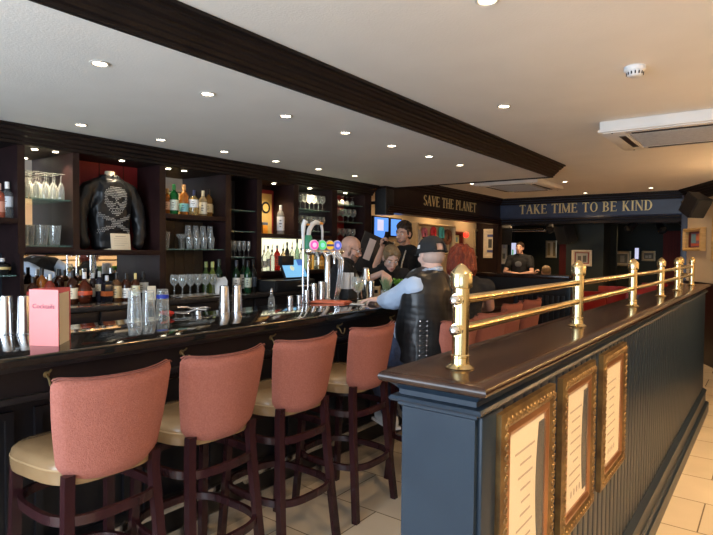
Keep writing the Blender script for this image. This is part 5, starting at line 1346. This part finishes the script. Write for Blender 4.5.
q = MB(); pk = [(.068*math.cos(t), .075+.075*math.sin(t)) for t in [PI*i/14 for i in range(15)]]; T = Hm_cap = Matrix.Translation(V['head']) @ hr.to_4x4()
q.prism([(x, y) for x, y in pk], .000, .005, 'z', T); q.build('cap_peak', flat('cap_cloth', (0, 0, 0)), co)
q = MB(); q.rbox(-.002, .002, -.012, .012, -.012, .012, .001, T @ Matrix.Translation((-.092, .0, .045)) @ Matrix.Rotation(.15, 4, 'Y')); q.build('cap_patch', M['white'], co)
q = MB(); q.ball(H(0, -.030, -.02), (.078, .083, .060), 16, 10, hr)
remesh(q.build('cropped_hair', flat('grey_stubble', (.50, .36, .30), .8), root), .006, 2)

# red-haired customer beyond him
RP = Vector((-1.89, 3.85, .02)); rzr = face(-.55, .83)
J = dict(pelvis=(0, -.02, .885), neck=(0, .02, 1.31), head=(0, .05, 1.455), hyaw=-.05, hpitch=-.10, shL=(-.18, .01, 1.255), shR=(.18, .01, 1.255), elL=(-.24, .18, 1.10), elR=(.24, .16, 1.10), wrL=(-.11, .36, 1.185), wrR=(.10, .33, 1.06),
    hipL=(-.09, .0, .88), hipR=(.09, .0, .88), knL=(-.10, .38, .80), knR=(.10, .38, .80), anL=(-.10, .27, .395), anR=(.10, .27, .395), toeL=(-.10, .38, .365), toeR=(.10, .38, .365),
    hands=dict(L=((.1, .95, -.1), (0, 0, -1), 1, .3), R=((-.2, .9, -.1), (0, 0, -1), -1, .4)))
root, H, hr, V, R = person(RP, rzr, J, 'seated person with short auburn hair and dark sleeveless top, seen from behind', 'skin', None, .95, sleeve=.20, shirt='blackcloth')
q = MB(); q.ball(H(0, -.022, .030), (.090, .104, .090), 20, 14, hr); q.ball(H(0, -.045, -.04), (.094, .084, .09), 20, 14, hr)
for s_ in (-1, 1): q.ball(H(s_*.068, -.005, -.048), (.026, .052, .070), 14, 10, hr)
r3 = random.Random(9)
for i in range(38):
    a = -PI+PI*i/37; x = .090*math.cos(a); y = -.032+.088*math.sin(a)
    chain(q, [H(x*.35, -.02+(y+.02)*.35, .118), H(x*.82, y*.82, .085), H(x*1.02, y*1.02, .02), H(x*1.10, y*1.1, -.075), H(x*.86, y*.86, -.125-.02*r3.random())], [.010, .012, .013, .013, .007])
hh_ = q.build('hair', M['hair_red'], root); remesh(hh_, .0055, 3); wrinkle(hh_, .008, 26, (1, 1, .22))

# two people far back in the music room
J = stand(1.74); J.update(elL=(-.27, .10, 1.13), elR=(.27, .10, 1.13), wrL=(-.05, .27, 1.10), wrR=(.05, .27, 1.12), hands=dict(L=((.8, .3, 0), (0, -.5, -1), 1, .6), R=((-.8, .3, 0), (0, -.5, -1), -1, .6)))
root, H, hr, V, R = person((-4.17, 11.12, 0), face(.1, -1), J, 'person in dark printed t-shirt standing far back beside the lit screen', 'skin', 'hair_brown', 1.0, vs=.01)
q = MB(); q.ball(H(0, -.026, .045), (.086, .10, .088), 16, 12, hr); remesh(q.build('hair', M['hair_brown'], root), .009, 2)
q = MB(); q.ball((0, .118, 1.30), (.07, .012, .06), 12, 8); q.build('shirt_print', flat('faded_print', (.10, .11, .13), .8), root)
J = dict(pelvis=(0, 0, .55), neck=(0, .06, 1.02), head=(0, .12, 1.17), hyaw=.2, hpitch=-.1, shL=(-.19, .05, .97), shR=(.19, .05, .97), elL=(-.32, .14, .92), elR=(.28, .20, .80), wrL=(-.22, .26, 1.10), wrR=(.10, .38, .80),
    hipL=(-.1, 0, .53), hipR=(.1, 0, .53), knL=(-.14, .42, .50), knR=(.14, .42, .50), anL=(-.14, .40, .085), anR=(.14, .40, .085), toeL=(-.15, .54, .04), toeR=(.15, .54, .04), hands=dict(L=((.3, .1, 1), (1, 0, 0), 1, .6), R=((-.4, .9, 0), (0, 0, -1), -1, .5)))
root, H, hr, V, R = person((-3.42, 10.45, 0), face(-.3, 1), J, 'seated person in black shirt with pale print on the back, beyond the low partition', 'skin', 'hair_brown', 1.0, vs=.01)
q = MB(); q.ball(H(0, -.026, .040), (.086, .10, .088), 16, 12, hr); remesh(q.build('hair', M['hair_blond'], root), .009, 2)
q = MB()
for i in range(5): q.box(-.11+.01*i, .11-.01*i, -.128, -.122, .90-.03*i, .912-.03*i)
q.build('shirt_print', flat('pale_print', (.35, .34, .30), .8), root)

# ------------------------------------------------------------------ far end of the pub
# low partition
o = empty('low_partition', (-2.75, 7.43, 0), 'dark low panelled partition crossing the room beyond the empty stools', 'partition')
q = MB().box(-.95, .62, -.05, .05, 0, 1.20); q.build('panel', M['barfront'], o)
q = MB()
for i in range(22): q.rbox(-.94+i*.07, -.88+i*.07, -.062, -.05, .12, .98, .003)
q.build('bead_board', M['barfront'], o)
MB().rbox(-.98, .65, -.10, .10, 1.20, 1.25, .008).build('cap', M['cap'], o)
MB().rbox(.60, .66, -.07, .07, 0, 1.20, .005).build('end_post', M['divider'], o)
o = empty('side_table', (-3.2, 6.75, 0), 'dark tall table with a pale tray top before the low partition', 'table')
MB().rbox(-.35, .35, -.30, .30, 1.02, 1.06, .006).build('table_top', M['cap'], o)
for sx in (-1, 1):
    for sy in (-1, 1): MB().rbox(sx*.31-.02, sx*.31+.02, sy*.26-.02, sy*.26+.02, 0, 1.02, .003).build('leg', M['mahogany'], o)
# pictures
def picture(p, rz, w, h, label, fm, art, bw=.035, mount=None, d=.03, name='framed_picture'):
    o = empty(name, p, label, 'picture', rz); W2, H2 = w/2, h/2    # faces local +Y... picture lies in xz
    q = MB()
    pr = [(0, 0), (0, d), (bw*.5, d*1.15), (bw, d*.7), (bw, 0)]
    for off, dd_ in pr: q.v += [(-W2+off, dd_, -H2+off), (W2-off, dd_, -H2+off), (W2-off, dd_, H2-off), (-W2+off, dd_, H2-off)]
    for i in range(4): q.f += [(4*i+j, 4*i+(j+1) % 4, 4*i+4+(j+1) % 4, 4*i+4+j) for j in range(4)]
    q.mi = [0]*16; q.build('frame', M[fm] if isinstance(fm, str) else fm, o, smooth=20)
    mo = MB().box(-W2+bw*.9, W2-bw*.9, .002, .006, -H2+bw*.9, H2-bw*.9).build('mount', M[mount] if mount else M['paper'], o, smooth=0)
    for k, (x0, x1, z0, z1, c) in enumerate(art):
        MB().box(x0*W2, x1*W2, .0062, .009+.0004*k, z0*H2, z1*H2).build('artwork', flat('art_%02x%02x%02x' % tuple(int(a*255) for a in c), c, .6), mo, smooth=0)
    return o
W5 = -4.6195
def onwall(u0, v0, u1, v1, pl, val):
    a = (at_x if pl == 'x' else at_y)(u0, v0, val); b_ = (at_x if pl == 'x' else at_y)(u1, v1, val)
    return a, b_
def pic_x(u0, v0, u1, v1, label, fm, art, **k):    # on the wall X = -5, facing +X
    a = at_x(u0, (v0+v1)/2, W5); b_ = at_x(u1, (v0+v1)/2, W5); um = (u0+u1)/2; zt = at_x(um, v0, W5).z; zb = at_x(um, v1, W5).z
    return picture((W5, (a.y+b_.y)/2, (zt+zb)/2), face(1, 0), abs(b_.y-a.y), zt-zb, label, fm, art, **k)
def pic_y(u0, v0, u1, v1, Y, label, fm, art, **k):
    a = at_y(u0, (v0+v1)/2, Y); b_ = at_y(u1, (v0+v1)/2, Y); um = (u0+u1)/2; zt = at_y(um, v0, Y).z; zb = at_y(um, v1, Y).z
    return picture(((a.x+b_.x)/2, Y-.001, (zt+zb)/2), face(0, -1), abs(b_.x-a.x), zt-zb, label, fm, art, **k)
RED, BLK, BLU, GRY = (.55, .03, .03), (.02, .02, .02), (.10, .13, .30), (.35, .33, .28)
pic_x(473.5, 230, 486, 258, 'tall framed concert poster with red bands on the cream wall', 'silverframe', [(-.7, .7, -.85, .85, (.05, .05, .05)), (-.6, .6, .62, .78, RED), (-.5, .5, -.05, .5, (.30, .28, .22)), (-.3, .3, .1, .4, BLK), (-.6, .6, -.75, -.5, RED)])
pic_x(451, 231.5, 462, 246, 'small framed picture with pale green mount on dark red board', flat('dark_red_board', (.16, .03, .02)), [(-.35, .5, -.7, .5, (.55, .58, .30)), (-.1, .25, -.45, .2, (.15, .3, .4))], bw=.05, mount='red_dark')
b_ = pic_x(411, 224, 450, 255, 'wide display case of guitar straps on the cream wall', 'palewood', [], bw=.04, d=.10)
for k, (u, c, v0, v1) in enumerate([(418, (.70, .70, .72), 231, 252), (424, (.75, .22, .30), 229, 237), (433, (.80, .05, .06), 228, 238), (441, (.10, .55, .55), 228, 238), (447, (.22, .09, .05), 231, 243)]):
    p0 = at_x(u, v0, W5+.03); p1 = at_x(u, v1, W5+.03); L = (p0.z-p1.z)
    o = empty('guitar_strap' if k < 4 else 'brown_wreath', (W5+.04, p0.y, p1.z), ['white strap with black ends, leftmost in the display case', 'pink strap in the display case', 'red looped strap in the display case', 'turquoise strap in the display case', 'round brown wreath at the right end of the display case'][k], 'strap' if k < 4 else 'wreath')
    if k == 4:
        MB().tube([(0, .10*math.cos(t), L/2+.10*math.sin(t)) for t in [2*PI*i/20 for i in range(20)]], .035, 8, True).build('wreath', flat('wreath_brown', c, .8, bump=.5), o)
    else:
        MB().tube([(0, -.045, 0), (0, -.05, L*.7), (0, -.03, L*.95), (0, .0, L), (0, .03, L*.95), (0, .05, L*.7), (0, .045, 0)], .028, 8).build('strap', flat('strap_%d' % k, c, .6), o)
        MB().rbox(-.01, .01, -.05, .05, -.02, .06, .004).build('strap_end', M['black'], o)
o = empty('red_lamp', at_x(466, 235, W5+.06), 'small glowing red lamp on the cream wall', 'lamp'); MB().ball((0, 0, 0), .055, 14, 10).build('globe', flat('red_glow', (.9, .05, .03), .4, emit=(1, .06, .03), estr=1.2), o)
MB().rbox(-.055, -.03, -.03, .03, -.03, .03, .004).build('wall_plate', M['black'], o)
pic_y(484, 229, 497, 258, 10.0, 'pale framed picture with navy bands on the dark pier', 'whiteframe', [(-.55, .55, .45, .62, BLU), (-.5, .5, -.38, .38, (.75, .68, .50)), (-.25, .3, -.3, .3, (.08, .08, .07)), (-.55, .55, -.62, -.45, BLU)], bw=.07, mount='paper')
# screens over the bar end
for (u0, v0, u1, v1, lab, two) in [(374.5, 217, 388, 238, 'lit television showing a blue picture, left of the tall bartender', False), (391, 219, 401, 236, 'second lit blue television behind the tall bartender', True)]:
    a = at_x(u0, v0, -4.52); c = at_x(u1, v1, -4.52)
    o = empty('television', (-4.52, (a.y+c.y)/2, c.z), lab, 'television'); w2 = (c.y-a.y)/2; hh = a.z-c.z
    s0 = MB().rbox(-.04, 0, -w2-.02, w2+.02, -.02, hh+.02, .005).build('casing', M['black'], o)
    MB().box(0.001, .003, -w2, w2, 0, hh).build('screen', M['tv'], s0, smooth=0)
    if not two: MB().box(.0032, .004, -w2*.6, w2*.3, hh*.35, hh*.9).build('screen_scene', M['tvpale'], s0, smooth=0)
    MB().box(-.098, -.04, -.06, .06, hh*.3, hh*.6).build('bracket', M['black'], o)
# pictures and furnishings in the dark room
pic_y(572, 250, 592, 266, 10.999, 'framed group photograph in white mount on the dark pillar', 'whiteframe', [(-.72, .72, -.72, .72, (.30, .06, .05)), (-.6, .6, -.6, .6, (.42, .40, .34)), (-.45, -.1, -.5, .3, (.10, .10, .09)), (.05, .4, -.5, .25, (.12, .11, .10))], bw=.04, mount='whiteframe')
FWY = 14.398
pic_y(546, 240.5, 557, 258, 14.398, 'large beige framed poster of tall columns far back', 'silverframe', [(-.7, -.3, -.8, .8, (.25, .18, .08)), (.2, .7, -.7, .7, (.30, .22, .10))])
pic_y(614, 251, 631, 266, FWY, 'green-gold framed picture on the far dark wall, left of two', 'silverframe', [(-.6, .6, -.6, .6, (.20, .20, .16)), (-.25, .25, -.5, .4, (.45, .44, .38))])
pic_y(642, 251, 655.5, 261, FWY, 'small wide framed picture on the far dark wall, right of two', 'silverframe', [(-.7, .7, -.6, .6, (.12, .12, .10)), (-.4, 0, -.4, .2, (.4, .4, .34)), (.1, .5, -.4, .1, (.4, .4, .34))])
pic_y(501, 229, 507.5, 264, 11.6, 'tall pale poster just inside the dark room beside the pier', 'whiteframe', [(-.6, .6, -.1, .7, (.50, .44, .42)), (-.6, .6, -.7, -.4, (.22, .20, .12))], bw=.04)
pic_y(599, 247, 604, 270, 13.0, 'narrow pale lit poster behind the dark pillar', 'silverframe', [(-.5, .5, -.5, .5, (.55, .45, .28))])
struct('wall_poster_backing', MB().box(-3.3, -2.75, 13.0, 13.1, 0, 2.36), M['greenwall'])
struct('wall_side_stub', MB().box(-5.6, -4.55, 11.6, 11.7, 0, 2.36).box(-4.6, -4.55, 11.6, 11.7, 0, 2.36) if False else MB().box(-5.9, -4.58, 11.602, 11.7, 0, 2.36), M['greenwall'])
for (u0, v0, u1, v1, Y, lab, mm) in [(510, 243, 516, 256, 13.2, 'lit screen with a bright picture far back left of the standing person', 'tvpale'), (635, 248, 638.5, 259, 14.3, 'small glowing violet sign on the far wall', 'tvpale')]:
    a = at_y(u0, v0, Y); c = at_y(u1, v1, Y)
    o = empty('wall_screen', ((a.x+c.x)/2, Y, c.z), lab, 'screen'); w2 = (c.x-a.x)/2; hh = a.z-c.z
    s0 = MB().rbox(-w2-.02, w2+.02, 0, .05, -.02, hh+.02, .004).build('casing', M['black'], o)
    MB().box(-w2, w2, -.003, -.001, 0, hh).build('screen', M[mm], s0, smooth=0)
    if Y < 14: MB().box(-w2*.3, w2*.2, -.005, -.0032, 0, hh*.5).build('screen_scene', flat('tv_green', (.1, .3, .15), emit=(.15, .45, .2), estr=.8), s0, smooth=0); MB().cone((0, .04, hh), (0, .04, 2.36-c.z), .02, n=8).build('ceiling_pole', M['black'], o)
def loudspeaker(p, rx, rz, w, h, d, label, bracket):
    o = empty('loudspeaker', p, label, 'speaker', rz); T = Matrix.Rotation(rx, 4, 'X')
    q = MB(); pl = [(-w/2, -d/2), (w/2, -d/2), (w*.36, d/2), (-w*.36, d/2)]
    q.prism([(x, y) for x, y in pl], -h/2, h/2, 'z', T); c = q.build('cabinet', M['black'], o, smooth=0); m_ = c.modifiers.new('b', 'BEVEL'); m_.width = .01; m_.segments = 2
    MB().rbox(-w/2+.015, w/2-.015, -d/2-.012, -d/2-.001, -h/2+.015, h/2-.015, .004, T).build('grille', flat('speaker_cloth', (.022, .022, .020), .9), c)
    q = MB().cone((0, d*.2, 0), bracket, .014, n=10); q.build('bracket', M['black'], o)
pp = at_y(694.5, 205, 8.35); loudspeaker((pp.x, pp.y, pp.z), .55, .95, .26, .27, .22, 'black angled loudspeaker hanging beside the blue column at right', (.12, .30, .06))
for (u, v, Y, rz, lab) in [(504, 234, 10.55, .5, 'black loudspeaker hanging in the dark room, left of the standing person'), (566, 233, 10.6, -.6, 'black tilted loudspeaker hanging left of the dark pillar')]:
    p = at_y(u, v, Y); loudspeaker(tuple(p), .35, rz, .28, .36, .26, lab, (0, .05, 2.36-p.z))
# hanging black box by the shelving end
o = empty('wall_speaker', (-4.20, 6.22, 2.02), 'black upright wall speaker at the end of the bottle shelving', 'speaker')
MB().rbox(-.09, .09, -.10, .10, 0, .34, .012).build('cabinet', M['black'], o); MB().box(-.44, -.09, -.02, .02, .15, .19).build('bracket', M['black'], o)
# framed box art on the diagonal wall
def pic_diag(s_, z, w, h, label, fm, art, **k): p = on_diag(s_, z, .001); return picture(tuple(p), rzd, w, h, label, fm, art, **k)
def diag_at(u, v):
    p0 = on_diag(0, 0, 0); r = sight(u, v); t = (p0-EYE).dot(nrm)/r.dot(nrm); P3 = EYE+r*t
    return (P3-on_diag(0, P3.z, 0)).length, P3.z
s0_, z0_ = diag_at(688, 229); s1_, z1_ = diag_at(706, 251)
pic_diag((s0_+s1_)/2, (z0_+z1_)/2, abs(s1_-s0_), abs(z0_-z1_), 'thick light wooden box frame with colourful art on the cream wall', 'lightframe',
    [(-.55, .55, -.62, .62, (.25, .12, .20)), (-.45, .1, -.1, .5, (.60, .20, .10)), (0, .5, -.3, .5, (.15, .35, .45)), (-.5, .5, -.55, -.35, (.6, .12, .06))], bw=.05, d=.07, mount='red_dark')
s2_, _ = diag_at(712, 240)
pic_diag(s2_+.30, (z0_+z1_)/2, .50, .62, 'gilt framed picture at the right edge of the photograph', 'lightframe', [(-.6, .6, -.6, .6, (.5, .45, .35))], bw=.06)
# red chairs and tables in the dark room
def red_chair():
    o = empty('red_chair', (0, 0, 0), 'x', 'chair', 0, 'red vinyl chairs at the far tables')
    MB().rbox(-.22, .22, -.22, .22, .43, .50, .025).build('seat', M['redchair'], o)
    q = MB()
    for i in range(9):
        a = -1+2*i/8
        for zz in (.56, .98):
            for off in (0, .045): q.v.append((a*.22, -.235-off+.05*a*a-(zz-.5)*.10, zz))
    for i in range(8):
        a = 4*i; b_ = a+4; q.f += [(a, b_, b_+2, a+2), (a+1, a+3, b_+3, b_+1), (a+2, b_+2, b_+3, a+3), (a, a+1, b_+1, b_)]
    q.f += [(0, 2, 3, 1), (32, 33, 35, 34)]; q.mi = [0]*len(q.f); q.build('backrest', M['redchair'], o)
    for sx in (-1, 1):
        MB().cone((sx*.20, .20, 0), (sx*.18, .18, .44), .014, .018, 8).build('leg', M['mahogany'], o)
        MB().tube([(sx*.20, -.24, 0), (sx*.18, -.20, .44), (sx*.19, -.25, .75)], .017, 8).build('leg', M['mahogany'], o)
    return o
rc = red_chair()
chairs = [(583, 292, 8.3, 2.9, 'nearest behind the rail between first and second posts'), (612, 281, 9.9, 3.3, 'right of the dark pillar, upper left'), (608, 290, 9.0, .4, 'seen between the second and third brass posts'),
          (637, 279, 8.25, 3.0, 'just left of the third brass post top'), (648, 281, 10.5, .3, 'between the third and fourth brass posts'), (652, 274, 11.6, 3.1, 'small and far, over the rail before the fourth post'),
          (563, 266, 12.0, 3.0, 'far back against the red wall, below the beige poster'), (511, 272, 10.55, 3.4, 'half hidden behind the low partition at left')]
for i, (u, v, Y, rz, lab) in enumerate(chairs):
    p = at_y(u, v, Y); c_ = rc if i == 0 else dup(rc, (p.x, Y, 0)); c_.location = (p.x, Y, 0); c_.rotation_euler.z = rz; c_['label'] = 'red vinyl chair, '+lab
def table(x, y, label, first=None):
    if first: return dup(first, (x, y, 0), label)
    o = empty('round_table', (x, y, 0), label, 'table', 0, 'small dark tables at the far end')
    MB().lathe([(.0001, .72), (.34, .72), (.35, .73), (.35, .75), (.34, .755), (.0001, .755)], 28).build('table_top', M['cap'], o)
    MB().lathe([(.0001, .02), (.22, .02), (.22, 0), (.0001, 0)], 20).cone((0, 0, .02), (0, 0, .72), .03, n=12).build('pedestal', M['black'], o); return o
t0 = table(-2.9, 9.2, 'small round dark table among the red chairs, nearest'); table(-.6, 12.4, 'small round dark table far back near the curtain', t0); table(-4.4, 12.7, 'small round dark table in front of the red far wall', t0)
# stage lights, rails and small ceiling lamps
def rail_bar(x0, x1, y, z, label):
    o = empty('light_bar', ((x0+x1)/2, y, z), label, 'light bar'); w2 = (x1-x0)/2
    MB().cone((-w2, 0, 0), (w2, 0, 0), .022, n=10).build('bar', M['steel'], o)
    for s_ in (-.8, .8): MB().cone((s_*w2, 0, 0), (s_*w2, 0, 2.36-z), .008, n=6).build('hanger', M['black'], o)
rail_bar(-4.75, -3.35, 11.3, 1.98, 'long bright metal bar under the dark ceiling, behind the loudspeakers'); rail_bar(-5.0, -4.2, 12.6, 2.08, 'short metal bar far back under the dark ceiling')
k = 0
for (x, y, lab) in [(-4.0, 10.5, 'above the left loudspeaker'), (-3.75, 10.7, 'right of the left loudspeaker'), (-3.3, 11.2, 'over the metal bar'), (-2.3, 10.4, 'under the word TO of the sign'), (-1.75, 10.3, 'under the word KIND'), (-1.55, 10.5, 'under the end of the far sign'), (-2.4, 13.2, 'far back above the curtain'), (-4.3, 13.4, 'far back above the beige poster')]:
    downlight(x, y, 2.36, 'small ceiling lamp in the dark room, '+lab, 42, WARM, 120, .04)
def stage_light(x, y, z, rz, label, first=None):
    if first: return dup(first, (x, y, z), label, rz)
    o = empty('stage_light', (x, y, z), label, 'stage light', rz, 'black stage lights under the dark ceiling')
    T = Matrix.Rotation(.6, 4, 'X'); MB().lathe([(.0001, -.12), (.06, -.12), (.075, .10), (.085, .14), (.080, .14), (.07, .10), (.0001, .08)], 16, T @ Matrix.Rotation(PI/2, 4, 'X')).build('lamp_body', M['black'], o)
    MB().tube([(-.09, 0, 0), (-.09, 0, .12), (.09, 0, .12), (.09, 0, 0)], .008, 6).cone((0, 0, .12), (0, 0, .2995), .01, n=8).build('yoke', M['black'], o); return o
s0 = stage_light(-3.6, 11.2, 2.06, .3, 'black stage light left of the pillar'); stage_light(-2.15, 11.4, 2.06, -.4, 'black stage light right of the pillar', s0); stage_light(-1.8, 12.2, 2.06, .5, 'black stage light farther back on the right', s0); stage_light(-1.3, 11.5, 2.06, .9, 'black stage light close to the blue column', s0)
o = empty('ceiling_fan', (-1.98, 10.75, 2.14), 'pale ceiling fan below the sign, over the far tables', 'fan')
MB().lathe([(.0001, -.05), (.05, -.04), (.07, 0), (.05, .03), (.015, .05), (.015, .22), (.0001, .22)], 20).build('motor', flat('fan_cream', (.5, .42, .25), .4), o)
b0 = None
for i in range(4):
    if b0 is None: b0 = MB().rbox(.07, .50, -.055, .055, -.008, 0, .003, Matrix.Rotation(.12, 4, 'X')).build('blade', flat('fan_cream', (0, 0, 0)), o); c_ = b0
    else: c_ = b0.copy(); COL.objects.link(c_)
    c_.rotation_euler.z = .4+i*PI/2
# street windows behind the viewer, real openings with frames and panes
for k, (x0, x1) in enumerate(((-3.6, -.6), (.1, 2.5))):
    q = MB(); q.box(x0, x1, -2.46, -2.40, .6, .66); q.box(x0, x1, -2.46, -2.40, 2.24, 2.3)
    n = 3
    for i in range(n+1): xx = x0+(x1-x0-.05)*i/n; q.box(xx, xx+.05, -2.46, -2.40, .66, 2.24)
    w_ = q.build('window_%d' % (k+1), M['darkwood']); w_['kind'] = 'structure'
